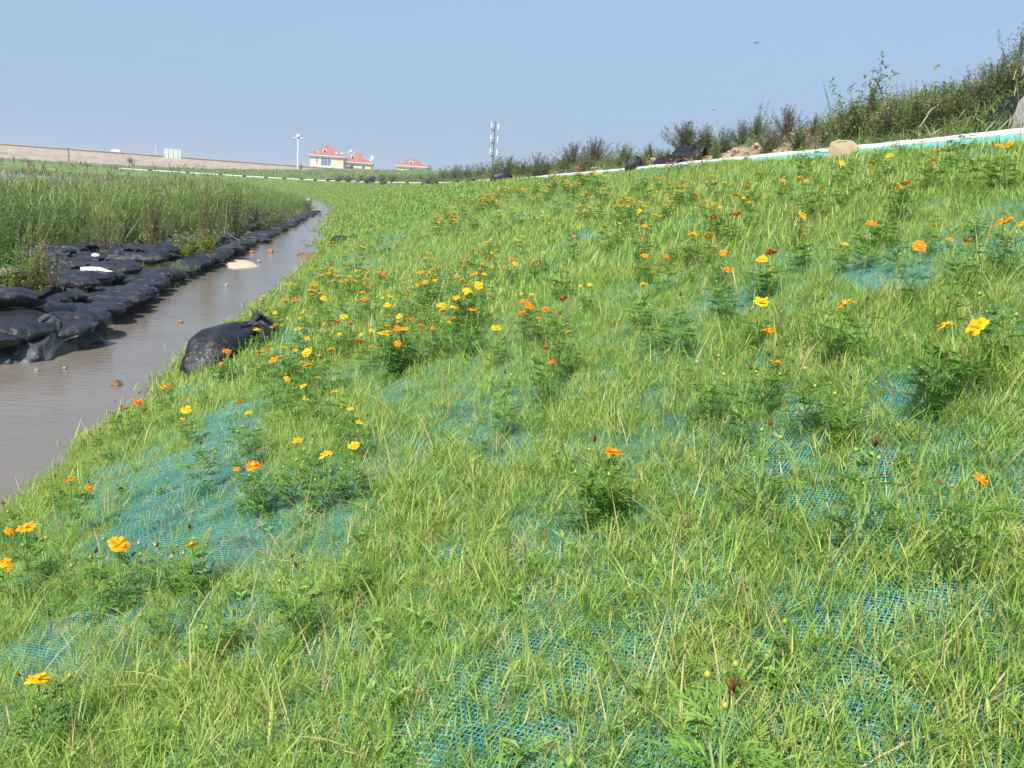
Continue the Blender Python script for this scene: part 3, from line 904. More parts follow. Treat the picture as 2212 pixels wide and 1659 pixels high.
# small far plants: one mesh each
FARV = {}
for c in ('yellow', 'amber', 'orange', 'red', 'none'):
    FARV[c] = []
    for i in range(4):
        r = random.Random(300 + i); st, fo, tips = COSV[i + 1][3], COSV[i + 1][4], COSV[i + 1][2]
        mb = MB()
        mb.add(st.v, st.f, 0, st.t); mb.add(fo.v, fo.f, 1, fo.t)
        ends = [Vector((0, 0, H0))] + tips
        if c != 'none':
            for q in ends[:3]:
                b_ = bloom(400 + i)
                mb.add([Vector(v) * 1.0 + q for v in b_.v], b_.f, 2, b_.t)
                dd = disc_mb(); mb.add([Vector(v) + q for v in dd.v], dd.f, 3, dd.t)
        for q in ends[3:] + ([] if c != 'none' else ends[:3]):
            dd = dead_mb() if c != 'none' else bud_mb(.004); mb.add([Vector(v) + q for v in dd.v], dd.f, 4, dd.t)
        FARV[c].append(mb.mesh('cosmos_plant_far', [G['cosstem'], G['cosleaf'], G[c] if c != 'none' else G['bud'], G['disc'], G['deadhead'] if c != 'none' else G['cosstem']]))
CW = {'yellow': 'yellow', 'amber': 'amber', 'orange': 'orange', 'red': 'red orange', 'none': 'flowerless', 'dead': 'brown-headed'}
GRP = 'cosmos plants growing on the slope'
NCOS = [0]
FARC = []
def cosmos(px, py, c, wpx=None, h=None, var=None, desc=None):
    r = random.Random(int(px * 7 + py * 13))
    h = h or r.uniform(.22, .31)
    p = hit(px, py, h, GBVH)
    if p is None or p.z < 0.01: return
    D = dist(p + Vector((0, 0, h)))
    if D > 60 and c == 'none': h *= 1.3
    NCOS[0] += 1
    s = h / H0
    if D > 9:
        if D > 20: s *= 1.15
        FARC.append((D + (25 if c in ('none', 'dead') else 0), p, 'none' if c == 'dead' else c, (r.uniform(-.1, .1), r.uniform(-.1, .1), r.uniform(0, 6.28)), s, r.randrange(4), h, c)); NCOS[0] -= 1
        return None
    v = COSV[r.randrange(6) if var is None else var]
    root = empty('cosmos_plant', p, r.uniform(0, 6.28), s)
    inst('stem', v[0], root); inst('foliage', v[1], root)
    fs = 1.0 if not wpx else max(.6, min(1.5, wpx * D / FPX / 0.058)) / s
    tilt = (r.gauss(0, .34), r.gauss(0, .34), r.uniform(0, 6.28)) if not desc else (.1, .1, 1.0)
    if c == 'dead':
        inst('dead_head', DEAD, root, (0, 0, H0), tilt, 1.25)
    elif c != 'none':
        fl = inst('bloom', BL[c][r.randrange(4)], root, (0, 0, H0), tilt, fs)
        inst('flower_centre', DISC, fl)
    for i, q in enumerate(v[2]):
        k = r.random()
        if k < .5: inst('bud', BUD, root, q, (r.gauss(0, .3), 0, 0), 1.0 / s)
        elif k < .8: inst('dead_head', DEAD, root, q, (r.gauss(0, .4), r.gauss(0, .4), 0), .85)
        elif c not in ('dead', 'none') and D > 3: 
            fl = inst('bloom', BL[c][r.randrange(4)], root, q, (r.gauss(0, .3), r.gauss(0, .3), 0), .7)
            inst('flower_centre', DISC, fl)
        else: inst('bud', BUD, root, q, (0, 0, 0), .8)
    later(root, desc or (CW[c] + ' cosmos in bloom' if c not in ('dead', 'none') else CW[c] + ' cosmos'), 'cosmos', GRP, p + Vector((0, 0, h)))
    return root
Y, A, O, RD, DD, NN = 'yellow', 'amber', 'orange', 'red', 'dead', 'none'
FL = [(82,1470,Y,50),(11,1218,A,30),(57,1141,A,38),(153,1038,O,26),(256,1176,A,42),(415,1177,Y,32),(547,1007,O,34),(643,952,A,24),(702,984,Y,34),(765,963,Y,28),(403,886,Y,24),
 (356,837,O,26),(298,868,RD,18),(518,871,O,18),(537,892,Y,18),(725,847,Y,24),(757,884,Y,14),(665,791,Y,26),(620,819,Y,18),(687,817,Y,18),(490,759,O,20),(560,762,O,15),(578,756,RD,15),
 (555,713,Y,20),(597,703,Y,16),(528,725,O,14),(654,710,Y,14),(728,695,O,18),(757,699,O,12),(803,716,Y,18),(862,684,Y,16),(863,712,O,14),(859,743,O,18),(910,703,O,18),(933,710,O,12),
 (787,647,O,18),(785,633,Y,18),(842,640,Y,18),(838,660,Y,20),(955,660,Y,24),(979,689,Y,20),(1072,710,Y,26),(1133,675,O,18),(1143,661,O,26),(1179,668,O,20),(1228,717,Y,16),(1217,646,RD,20),
 (1179,752,O,14),(1325,980,O,48),(2118,1035,O,28),(1645,652,Y,34),(1662,717,A,38),(1826,657,A,40),(2041,704,Y,36),(2110,706,Y,48),(1645,561,Y,28),(1667,546,RD,26),(1562,546,O,18),
 (1570,584,O,28),(1497,507,Y,24),(1530,510,A,20),(1592,462,O,20),(1541,469,O,14),(1618,438,Y,16),(1733,465,Y,24),(1737,507,A,16),(1882,483,O,26),(1985,532,O,30),(2168,480,A,36),
 (2210,484,A,20),(2088,520,O,12),(1943,404,Y,24),(1960,394,O,16),(1774,407,O,14),(1614,405,Y,16),(1563,394,Y,14),(1640,363,O,14),(1820,353,Y,16),(1880,358,Y,14),(1922,337,Y,18),
 (2012,338,O,12),(2027,326,RD,14),(2180,313,A,22),(2157,315,A,16),(1413,466,Y,20),(1382,456,Y,14),(1350,445,Y,14),(1386,511,O,16),(1307,490,O,12),(1443,422,A,14),(1404,399,Y,14),
 (1400,384,Y,14),(1425,381,O,12),(1467,402,Y,14),(1475,380,Y,12),(1240,511,O,13),(1185,483,Y,12),(1075,543,Y,16),(1108,560,O,18),(1113,570,Y,16),(1153,563,O,14),(1055,557,A,16),
 (1063,517,Y,12),(931,546,O,13),(789,575,O,22),(825,578,O,14),(796,603,O,16),(826,590,O,16),(760,607,O,12),(1440,352,O,10),(1452,345,O,10),(1475,343,O,10),(1490,345,O,10),(1515,340,O,10),
 (872,612,Y,12),(880,630,A,10),(1000,577,A,12),(1275,615,Y,14),(1217,570,A,12),(985,598,O,12),(915,587,A,12),(1005,620,O,10),(680,612,A,10),(700,640,O,10),(640,640,O,10),(575,640,Y,10),
 (620,646,O,14),(585,665,A,12),(700,700,O,9),(748,655,O,8),(735,720,Y,8)]
for i, (x, y, c, wp) in enumerate(FL):
    h = None; var = None; desc = None
    if (x, y) == (1325, 980): h, var, desc = .25, 2, 'large orange cosmos in bloom'
    if y < 330: h = .33
    cosmos(x, y, c, wp, h, var, desc)
for (x, y) in [(1776,648),(1870,650),(567,990),(340,1182),(410,1142),(1090,806),(1660,770),(1665,920),(640,1225),(1545,775),(205,1195),(1160,565),(1325,490),(8,1090),(432,960),(676,945),
               (1585,1495),(1285,955),(1620,800),(1470,640),(1500,520),(1020,690),(905,690),(1840,820),(1890,965),(1210,680),(935,640)]:
    cosmos(x, y, DD)
for (x, y, h) in [(1095,850,.2),(330,1290,.18),(470,1290,.2),(130,1230,.16),(760,1180,.2),(1750,800,.24),(1800,690,.2),(2060,590,.26),(1920,440,.28),(1590,620,.26),(1410,680,.2),
                  (1180,800,.2),(700,730,.22),(740,880,.22),(2010,780,.2),(1000,560,.2),(880,740,.2),(1490,560,.2),(340,1530,.15),(1030,620,.2),(1360,480,.2),(2170,650,.25),(1560,1400,.15),(1700,1330,.12),
                  (1950,500,.24),(1740,340,.3),(1850,335,.28),(1950,370,.3),(2100,330,.3),(1820,390,.25)]:
    cosmos(x, y, NN, None, h)
# the dense row running up the slope, the thicket by the water and the scattered far ones
r = random.Random(11)
row = [(940,480),(975,462),(1010,448),(1050,436),(1090,425),(1130,412),(1170,398),(1210,388),(1255,375),(1290,372)]
for i in range(58):
    k = r.uniform(0, 8.99); a = row[int(k)]; b_ = row[int(k) + 1]; f = k % 1
    cosmos(a[0] + (b_[0] - a[0]) * f + r.gauss(0, 9), a[1] + (b_[1] - a[1]) * f + r.gauss(0, 9), r.choice([Y, Y, A, O]), None, r.uniform(.25, .36))
for i in range(34):
    x = r.uniform(665, 790); cosmos(x, 585 - (x - 720) * .25 + r.gauss(0, 18), r.choice([Y, A, O, O, NN]), None, r.uniform(.2, .33))
for i in range(62):
    x = r.uniform(740, 1300); yl = 402 if x < 1100 else 400 - (x - 1100) * .1
    cosmos(x, yl + 10 + abs(r.gauss(0, 45)), r.choice([NN, NN, NN, NN, Y, A]), None, r.uniform(.2, .32))
for i in range(16):
    cosmos(r.uniform(1300, 2200), r.uniform(400, 560), r.choice([NN, NN, Y]), None, r.uniform(.15, .22))
for i in range(46):
    x = r.uniform(590, 1050); cosmos(x, 800 - (x - 590) * .30 - abs(r.gauss(0, 70)), r.choice([Y, Y, Y, A, O, DD]), None, r.uniform(.24, .36))
for i in range(16):
    cosmos(r.uniform(560, 1700), r.uniform(480, 700), r.choice([Y, Y, A, O, DD]), None, r.uniform(.18, .28))
for i in range(55):
    x = r.uniform(760, 1750); yl = interp(x, [760, 1100, 1300, 1500, 2212], [405, 404, 392, 370, 330])
    cosmos(x, yl + 6 + abs(r.gauss(0, 42)), r.choice([Y, Y, A, A, O, NN]), None, r.uniform(.2, .3))
for (x, y, h) in [(545, 655, .4), (560, 668, .36), (590, 650, .34), (600, 668, .3), (300, 850, .26), (262, 880, .26), (215, 930, .25), (440, 835, .2), (120, 1030, .22), (375, 870, .2), (640, 610, .3)]:
    cosmos(x, y, DD, None, h)
FARC.sort(key=lambda q: q[0])
nobj = max(0, 300 - NCOS[0])
for (D_, p, c, ro, s_, k, h, c0) in FARC[:nobj]:
    o = inst('cosmos_plant', FARV[c][k], None, p, ro, s_)
    later(o, CW[c0] + ' cosmos', 'cosmos', GRP, p + Vector((0, 0, h)))
kinds = [Y, A, O, RD, NN]
scatter('distant_cosmos', [FARV[c][k] for c in kinds for k in range(4)], [(p, ro, s_, kinds.index(c) * 4 + k) for (D_, p, c, ro, s_, k, h, c0) in FARC[nobj:]],
        'distant yellow and orange cosmos dotted over the far part of the slope', 'cosmos')

# seedlings too many to count, further along
pts = []
def put_seed(x, y, u):
    p = drop(x, y, GBVH)
    if p and vis(p, 100, 50): pts.append((p, rrot(.15), rnd.uniform(.5, 1.1), rnd.randrange(4)))
sample_slope(5, 26, .9, put_seed); sample_slope(26, 80, .45, put_seed)
scatter('young_cosmos', FARV['none'], pts, 'dark green young cosmos seedlings dotted through the slope grass', 'seedlings')

# ------------------------------------------------------------------ sacks and sandbags
def sandbag(seed, L=1.0, W=0.52, H=0.26, n=40, m=28):
    r = random.Random(seed); mb = MB(); rings = []
    ph = r.uniform(0, 100)
    for i in range(n + 1):
        u = -1 + 2 * i / n
        rr = max(0.02, (1 - abs(u) ** 3.2)) ** 0.55
        ring = []
        for k in range(m):
            a = 2 * PI * k / m
            cy = math.copysign(abs(math.cos(a)) ** 0.8, math.cos(a)); cz = math.copysign(abs(math.sin(a)) ** 0.75, math.sin(a))
            wv = 1 + 0.22 * n3(u * 1.8 + ph, cy * 1.5, cz) + 0.12 * n3(u * 5 + ph, cy * 4, cz * 2) - 0.30 * max(0, .18 - abs(n3(u * 2.2 + cy * 1.5, ph + cz, 3))) - 0.22 * max(0, .14 - abs(n3(u * 5 - cy * 2, ph + 9, 5)))
            crease = 0.09 * abs(u) ** 2 * math.sin(a * 5 + ph + u * 3)
            zz = H / 2 * rr * cz * wv * (0.75 if cz < 0 else 1)
            ring.append(Vector((L / 2 * u * (1 + .04 * n3(ph, k * .5)), W / 2 * (rr ** .7) * cy * wv * (1 + crease), zz + H * .36 + H * crease * .8 + 0.03 * n3(u * 3, cy * 2, ph))))
        rings.append(ring)
    mb.loft(rings, 0, .5)
    return mb
def flap_mb(seed, L=1.0, W=0.5):
    r = random.Random(seed); mb = MB(); ph = r.uniform(0, 50)
    nx, ny = 6, 8
    vs = []
    for j in range(nx + 1):
        for k in range(ny + 1):
            f = j / nx; g = k / ny - .5
            fan = 0.25 + 0.55 * f
            x = L * .46 + f * .17; y_ = g * W * fan
            z = .10 + .10 * f * (1 + .8 * n3(g * 5, f * 2, ph)) + .016 * math.sin(g * 15 + ph) * (1 - .4 * f) + r.uniform(-.004, .004)
            vs.append(Vector((x, y_, z)))
    lo = [v - Vector((0, 0, .006)) for v in vs]
    fs = []
    for j in range(nx):
        for k in range(ny):
            a = j * (ny + 1) + k
            fs.append((a, a + 1, a + ny + 2, a + ny + 1))
    mb.add(vs, fs); mb.add(lo, [f[::-1] for f in fs])
    return mb
BAGM = [sandbag(500 + i, *((1.0, .56, .20), (.95, .60, .18), (1.1, .52, .22), (.9, .60, .24), (1.0, .64, .17))[i]).mesh('sandbag', G['bag'], True) for i in range(5)]
FLAP = [flap_mb(520 + i).mesh('flap', G['bag'], True) for i in range(3)]
NB = 0
def place_bag(x, y, rz, z=None, s=1.0, pitch=0.0, desc='black woven sandbag', group='sandbags along the far bank of the stream', par=True):
    global NB
    NB += 1
    zz = islz(x, y) if z is None else z
    o = empty('sandbag', (x, y, zz), 0, s); o.rotation_euler = (rnd.gauss(0, .08), pitch, rz)
    inst('sack', BAGM[rnd.randrange(5)], o)
    if par: inst('flap', FLAP[rnd.randrange(3)], o)
    later(o, desc, 'sandbag', group, (x, y, zz + .2))
    return o
# front row, ends towards the water
y = 8.5
while y < 24:
    bx = bankx(y) - .12; jit = rnd.uniform
    place_bag(bx - 0.36 + jit(-.08, .08), y, PI + rnd.gauss(.1, .22), islz(bx - .4, y) + jit(.0, .05), jit(.95, 1.15) * (1.22 if y < 10 else 1), 0.10, 'front-row black sandbag at the waterline')
    if rnd.random() < .9: place_bag(bx - (.80 if y < 12 else .98) + jit(-.12, .12), y + jit(-.2, .2), PI + rnd.gauss(0, .35), islz(bx - 1.0, y) + (jit(-.05, .0) if y < 12 else jit(.0, .06)), jit(.95, 1.15), .06, 'second-row black sandbag')
    if 14.0 < y < 19.5: place_bag(bx - 1.60 + jit(-.15, .15), y + jit(-.1, .2), rnd.gauss(0, .5), islz(bx - 1.6, y) + jit(-.02, .06), jit(.9, 1.1), .0, 'third-row black sandbag')
    if 15.0 < y < 18.3: place_bag(bx - 2.25 + jit(-.15, .15), y + jit(-.1, .2), rnd.gauss(0, .6), islz(bx - 2.2, y) + jit(-.04, .04), jit(.9, 1.1), .0, 'back-row black sandbag')
    y += jit(.42, .56)
g = []
yy_ = 8.6
while yy_ < 26:
    row_ = []
    lim = interp(yy_, [8, 13.2, 14.5, 18, 20, 26], [1.25, 1.35, 2.5, 2.7, 1.7, 1.4])
    for k in range(44):
        e = -.02 + lim * k / 43 + .06 * n3(yy_ * 2, k * .1, 4)
        x = bankx(yy_) - e
        rg = abs(n3(x * 2.3, yy_ * 3.1, 13)) * .17 + .05 * abs(n3(x * 7, yy_ * 7, 14)) + .02 * n3(x * 17, yy_ * 17, 15)
        row_.append(Vector((x, yy_ + .03 * n3(x * 5, yy_ * 5, 2), islz(x, yy_) + (.05 + rg + .05) * sst(-.05, .25, e) * (1 - .8 * sst(lim - .3, lim, e)) - .02)))
    g.append(row_); yy_ += .055
SHEETS = g
while y < 60:
    bx = bankx(y)
    if rnd.random() < .85: place_bag(bx - .35 + rnd.uniform(-.15, .1), y, PI + rnd.gauss(0, .3), islz(bx - .4, y) + .03, rnd.uniform(.8, 1.05), .08, 'front-row black sandbag at the waterline', par=y < 30)
    if y < 32 and rnd.random() < .5: place_bag(bx - 1.1 + rnd.uniform(-.2, .2), y, rnd.gauss(0, .5), None, rnd.uniform(.8, 1.05), .0, 'second-row black sandbag', par=y < 24)
    y += rnd.uniform(.6, .85) if y < 35 else rnd.uniform(.9, 1.6)
p = hit(165, 640)
b_ = place_bag(-4.35, 9.75, 0.12, islz(-4.3, 9.7) + .16, 1.25, .05, 'long humped black sandbag lying on top of the others'); b_['group'] = 'sandbags along the far bank of the stream'
print('bags', NB)

def tied_sack(name, rings, mat=G['sack'], n=28, folds=5, seed=1, frill=True):
    """rings: (centre, half width, half height, fold depth); gathered plastic sack with a neck"""
    mb = MB(); rr = []
    cs = [Vector(r_[0]) for r_ in rings]
    fine = []
    for i in range(len(rings) - 1):
        for j in range(4):
            f = j / 4
            fine.append((cs[i].lerp(cs[i + 1], f), *[rings[i][q] * (1 - f) + rings[i + 1][q] * f for q in (1, 2, 3)]))
    fine.append((cs[-1], *rings[-1][1:]))
    for i, (c, hw, hh, fd) in enumerate(fine):
        d = (fine[min(i + 1, len(fine) - 1)][0] - fine[max(0, i - 1)][0]).normalized()
        sd = Vector((0, 0, 1)).cross(d)
        sd = sd.normalized() if sd.length > .1 else Vector((1, 0, 0)); up = d.cross(sd)
        ring = []
        for k in range(n):
            a = 2 * PI * k / n
            q = 1 + fd * math.sin(folds * a + seed + .8 * n3(i * .15, seed)) + fd * .6 * math.sin((folds * 2 - 3) * a + i * .12) + .10 * n3(math.cos(a) * 2, math.sin(a) * 2 + seed, i * .16)
            ring.append(c + sd * math.cos(a) * hw * q + up * math.sin(a) * hh * q * (0.6 if math.sin(a) < 0 and hh > .1 else 1))
        rr.append(ring)
    mb.loft(rr, 0, .5)
    return mb
q0 = hit(420, 790); q1 = hit(480, 775); q2 = hit(545, 745)
a = hit(405, 800, .12); b_ = hit(470, 770, .12); c = hit(530, 745, .10); d = hit(560, 735, .1)
root = empty('tied_sack', a)
def rel(p, z=0): return Vector(p) - a + Vector((0, 0, z))
Q = [(rel(a.lerp(b_, .12), .00), .05, .05, .0), (rel(a.lerp(b_, .30), .06), .16, .13, .05), (rel(a.lerp(b_, .7), .12), .24, .22, .08), (rel(b_, .15), .25, .23, .10), (rel(b_.lerp(c, .5), .18), .21, .18, .15), (rel(c, .22), .15, .12, .24), (rel(c.lerp(d, .55), .26), .07, .05, .3)]
tied_sack('sack', Q, seed=2).build('sack', G['sack'], root, True)
Q2 = [(rel(c.lerp(d, .52), .25), .06, .05, .2), (rel(c.lerp(d, .8), .29), .045, .04, .25), (rel(d, .32), .06, .05, .35), (rel(d + (d - c) * .2, .345), .08, .04, .45)]
tied_sack('neck', Q2, seed=4, folds=6).build('gathered_neck', G['sack'], root, True)
Q3 = [(rel(c.lerp(d, .5), .20), .07, .06, .2), (rel(c.lerp(d, 1.0), .22), .11, .09, .3), (rel(c.lerp(d, 1.5), .14), .13, .10, .35), (rel(c.lerp(d, 1.8), .06), .06, .05, .3)]
tied_sack('tail', Q3, seed=6, folds=6).build('bunched_tail', G['sack'], root, True)
tag(root, 'big black plastic sack with twisted neck lying at the stream edge in the grass', 'sack')
# smaller tied bag further up the near bank
a = hit(738, 522, .08); root = empty('tied_sack', a, .2, 1.0)
Q = [((-.32, 0, .03), .05, .05, .0), ((-.2, 0, .10), .17, .12, .04), ((.02, 0, .13), .20, .14, .05), ((.2, 0, .15), .13, .10, .1), ((.30, 0, .22), .04, .04, .15)]
tied_sack('s', Q, seed=9).build('sack', G['sack'], root, True)
tied_sack('n', [((.27, 0, .19), .05, .05, .2), ((.32, 0, .23), .04, .04, .3), ((.39, 0, .28), .10, .07, .4)], seed=3).build('gathered_neck', G['sack'], root, True)
tag(root, 'small black bag tied with pale string beside the orange cosmos thicket', 'sack')
for i, (x, y, s_, lb) in enumerate([(737, 470, .8, 'lone black bag on the right bank just before the stream bend'), (737, 492, .5, 'little black bag in the right bank grass below the stream bend'),
                                 (660, 553, .35, 'dark lump of bag at the water edge beside the cosmos thicket')]):
    p = hit(x, y); o = place_bag(p.x, p.y, rnd.uniform(0, 3), p.z - .02, s_, 0, lb, None); PENDING.pop(); tag(o, lb, 'sandbag')

# ------------------------------------------------------------------ rim edging: white roll with turquoise skirt
def rimz(p): 
    q = drop(p.x, p.y, GBVH); return q.z if q else RIMZ
def edging(name, t0, t1, label, skirt, group='lengths of white edging along the rim', step=.25, r0=.055):
    root = empty(name, rim(t0)[0] + Vector((0, 0, RIMZ)))
    o_ = root.location
    mb = MB(); sk = MB(); rings = []; n = max(2, int((t1 - t0) / step)); srow = []
    for i in range(n + 1):
        t = t0 + (t1 - t0) * i / n
        p, d = rim(t, .02 + .012 * n3(t * .7, 3)); out = Vector((d.y, -d.x, 0))
        z = rimz(p) + r0 * .75 + .008 * n3(t * 1.5, 8)
        c = p + Vector((0, 0, z)) - o_
        rr = r0 * (1 + .10 * n3(t * 2.5, 5))
        ring = []
        for k in range(8):
            a = 2 * PI * k / 8 + .2
            ring.append(c + out * math.cos(a) * rr * 1.15 + Vector((0, 0, math.sin(a) * rr)))
        rings.append(ring)
        sw = skirt(t) * (1 + .35 * n3(t * 1.8, 11))
        for j in range(4):
            off = -.055 - sw * j / 3
            q, _ = rim(t, off); g = drop(q.x, q.y, GBVH)
            gz = g.z if g else RIMZ
            srow.append(Vector((q.x, q.y, gz + (.055, .060, .065, .045)[j] * (1.0 if r0 < .08 else 2) + .012 * n3(t * 3, j * 2.0))) - o_)
    mb.loft(rings, 0, .5)
    mb.build('white_roll', G['poly'], root, True)
    for i in range(n):
        for j in range(3):
            a = i * 4 + j
            sk.f.append((a, a + 1, a + 5, a + 4)); sk.m.append(0)
    sk.v = srow; sk.t = [.5] * len(srow)
    sk.build('skirt', G['teal'], root, True)
    tag(root, label, 'edging', group)
    return root
def sk1(t): return interp(t - 45, [4, 7, 9, 10.5, 12, 14, 20], [.38, .30, .24, .26, .18, .05, .03])
edging('rim_edging', 48.6, 68.5, 'near white edging roll with wide turquoise skirt, running past the beige rock', sk1, step=.15)
edging('rim_edging', 68.7, 92.3, 'white edging roll left of the rounded rim bag, behind the cosmos row', lambda t: interp(t, [68, 72, 84, 90], [.10, .03, .02, .2]), r0=.065)
segt = 92.6; k = 0
RB = []
while segt < 296:
    ln = interp(segt, [92, 120, 200, 300], [6.0, 6.5, 9, 12]) * rnd.uniform(.8, 1.2)
    tq = rnd.choice([.04, .05, .22, .03])
    o = edging('rim_edging', segt, segt + ln, 'x', lambda t: tq, step=.8, r0=.075 + .0002 * segt)
    later(o, 'turquoise-skirted white edging length' if tq > .2 else 'white edging length', 'edging', 'lengths of white edging along the rim', rim(segt + ln / 2)[0] + Vector((0, 0, 2.7)))
    segt += ln + .3; RB.append(segt - .15)
# black bags holding the edging down
def rimbag(px, base, wpx, lb=None, hh=1.0, asp=1.0):
    p = hit(px, base)
    if p is None: p = rim(45 + 60)[0]
    D = dist(p); s = wpx * D / FPX / .95
    root = empty('rim_bag', p, 0, 1); root.rotation_euler = (0, 0, rnd.uniform(-.3, .3)); root.scale = (s, s * .8, s * 1.1 * hh)
    Q = [((-.46, 0, .05), .06, .06, .0), ((-.30, 0, .14), .27, .20, .03), ((0, 0, .20), .34, .27, .05), ((.25, 0, .20), .28, .22, .08), ((.40, 0, .18), .12, .11, .15), ((.48, 0, .22), .10, .06, .3)]
    tied_sack('s', Q, seed=int(px)).build('sack', G['sack'], root, True)
    if lb: tag(root, lb, 'sandbag', 'black bags weighing down the rim edging')
    else: later(root, 'black bag weighing down the edging', 'sandbag', 'black bags weighing down the rim edging', p)
rimbag(1368, 372, 38, 'rounded black bag pinning the white edging where it steps', 1.7)
rimbag(1083, 396, 50, 'largest black bag sitting on the edging left of the cosmos row', 1.0)
for x, y_, w_ in [(1018, 400, 24), (985, 401, 20), (938, 402, 22), (920, 402, 22), (879, 401, 14), (830, 400, 16)]: rimbag(x, y_, w_)
for tq in RB:
    p, d = rim(tq, 0)
    if p.y < 118 or tq > 300: continue
    s_ = .85 + .003 * p.y
    o = empty('rim_bag', (p.x, p.y, rimz(p)), rnd.uniform(0, 3), 1); o.scale = (s_, s_, s_ * 1.5)
    inst('sack', BAGM[rnd.randrange(5)], o)
    later(o, 'small distant black bag on the edging', 'sandbag', 'black bags weighing down the rim edging', p + Vector((0, 0, RIMZ)))
# a heap of bags standing up near the middle
p = hit(800, 398); root = empty('bag_heap', p)
for (dx, dz, w_) in ((0, .15, .9), (-.3, .35, .7), (.25, .6, .8)):
    tied_sack('s', [((dx - w_ * .6, 0, dz), .15, .15, 0), ((dx - w_ * .2, 0, dz + .1), .4, .35, .12), ((dx + w_ * .3, 0, dz + .12), .35, .3, .15), ((dx + w_ * .6, 0, dz + .2), .2, .15, .2)], seed=dz).build('sack', G['sack'], root, True)
tag(root, 'upright heap of dark sacks and sheeting standing behind the distant edging', 'bag heap')

# ------------------------------------------------------------------ the mound: weeds, shrubs, rocks
def weedclump(seed, n=26, H=0.35, mat='weed', leaf=.035, grassy=.4):
    r = random.Random(seed); mb = MB()
    for i in range(n):
        p = (r.gauss(0, .12), r.gauss(0, .12), -.03)
        if r.random() < grassy:
            mb.blade(p, r.uniform(0, 6.28), r.uniform(.1, .9), H * r.uniform(.5, 1.2), .009, r.uniform(.3, 1.6), 4, 0, r.random())
        else:
            az = r.uniform(0, 6.28); ln = r.uniform(.05, .6); h = H * r.uniform(.4, 1.0)
            top = mb.blade(p, az, ln, h, .004, .3, 3, 0, .3)
            pv = Vector(p)
            for k in range(12):
                f = r.uniform(.15, 1.0); q = pv.lerp(top, f)
                a = r.uniform(0, 6.28)
                mb.leaf(q, (math.cos(a), math.sin(a), r.uniform(-.1, .8)), leaf * r.uniform(.6, 1.3), leaf * .32, 0, r.uniform(.1, .9))
    return mb.mesh('clump', G[mat])
def fan_shrub(seed, H=1.0, W=1.05, n=80, leaf=.046, mat='weed', tipmat='redweed', tipf=.4, lean=.50, dens=80, lw=.38):
    """many thin erect branches fanning from the base, set with small leaves"""
    r = random.Random(seed); mb = MB(); tw = MB()
    for i in range(n):
        az = r.uniform(0, 6.28); ln = abs(r.gauss(0, lean)); ln = min(ln, 1.15)
        h = H * r.uniform(.6, 1.05) * (1 - .35 * ln)
        p0 = Vector((r.gauss(0, .04), r.gauss(0, .04), -.03)); pts_ = [p0]; el = PI / 2 - ln
        for k in range(5):
            e = el + r.gauss(0, .05)
            pts_.append(pts_[-1] + Vector((math.cos(az) * math.cos(e) * W / .8, math.sin(az) * math.cos(e) * W / .8, math.sin(e))) * h / 5 + Vector((r.gauss(0, .01), r.gauss(0, .01), 0)))
        tw.tube(pts_, [.006, .005, .004, .003, .002, .0012], 3, 0, r.random(), False)
        for k in range(dens):
            f = r.uniform(.05, 1.0) ** .8 * 4.999; q = pts_[int(f)].lerp(pts_[int(f) + 1], f % 1)
            a = r.uniform(0, 6.28); off = 1.0 * leaf * (1.3 - f / 5)
            tt_ = 1 if (f / 5 > .62 and r.random() < tipf * 1.6) else 0
            mb.leaf(q + Vector((r.gauss(0, off), r.gauss(0, off), 0)), (math.cos(a), math.sin(a), r.uniform(.0, 1.4)), leaf * r.uniform(.6, 1.3), leaf * lw, tt_, r.uniform(.05, .95))
    return (mb.mesh('shrub_leaves', [G[mat], G[tipmat]]), tw.mesh('shrub_stems', G['twig']))
SH = {'round': fan_shrub(1, tipf=.35), 'red': fan_shrub(2, tipf=.8, mat='redweed', leaf=.038), 'green': fan_shrub(3, tipf=.08, dens=60), 'pale': fan_shrub(4, mat='greyweed', tipmat='weed', tipf=.1, dens=50, leaf=.05),
      'tall': fan_shrub(5, H=1.0, W=.9, n=16, lean=.22, dens=44, leaf=.055, mat='weed', tipmat='weed', tipf=.1), 'spire': fan_shrub(6, W=.5, n=5, lean=.14, dens=50, leaf=.05, mat='weed', tipmat='redweed', tipf=.7),
      'olive': fan_shrub(7, n=64, dens=46, mat='weed', tipmat='greyweed', tipf=.5)}
def shrub(px, ytop, ybase, kind, desc=None, wf=1.0, name='shrub', cat='shrub', group='shrubs on the spoil mound', dd=None):
    p = hit(px, ybase) if dd is None else px_at(px, ybase, dd)
    if p is None:
        p = None
        for yy in range(int(ybase), int(ybase) + 60, 3):
            p = hit(px, yy)
            if p: break
    if dd is not None:
        g = drop(p.x, p.y) if dd < 200 else None; p = g if g else p
    D = proj(p)[2]
    h = (proj(p)[1] - ytop) * D / FPX
    if dd is None: wf *= 1.35
    o = empty(name, p, rnd.uniform(0, 6.28)); o.scale = (h * wf, h * wf, h)
    inst('leaves', SH[kind][0], o); inst('stems', SH[kind][1], o)
    if desc: tag(o, desc, cat, group)
    else: later(o, {'round': 'dark round shrub', 'red': 'reddish shrub', 'green': 'green bushy shrub', 'pale': 'pale grey-green bush', 'tall': 'tall leafy weed', 'spire': 'slender spire weed', 'olive': 'olive shrub', 'brown': 'brown scrubby bush', 'lime': 'lime bush', 'dense': 'dense clump'}[kind], cat, group, p + Vector((0, 0, h * .6)), desc)
    return o
shrub(1478, 258, 330, 'round', 'dark round shrub growing above the torn black sheet', 1.0)
shrub(1522, 268, 335, 'round', 'smaller dark shrub just right of the round one above the black sheet', .8)
shrub(1283, 292, 345, 'red', 'russet fan-shaped shrub, right of a pair on the mound skyline', 1.1)
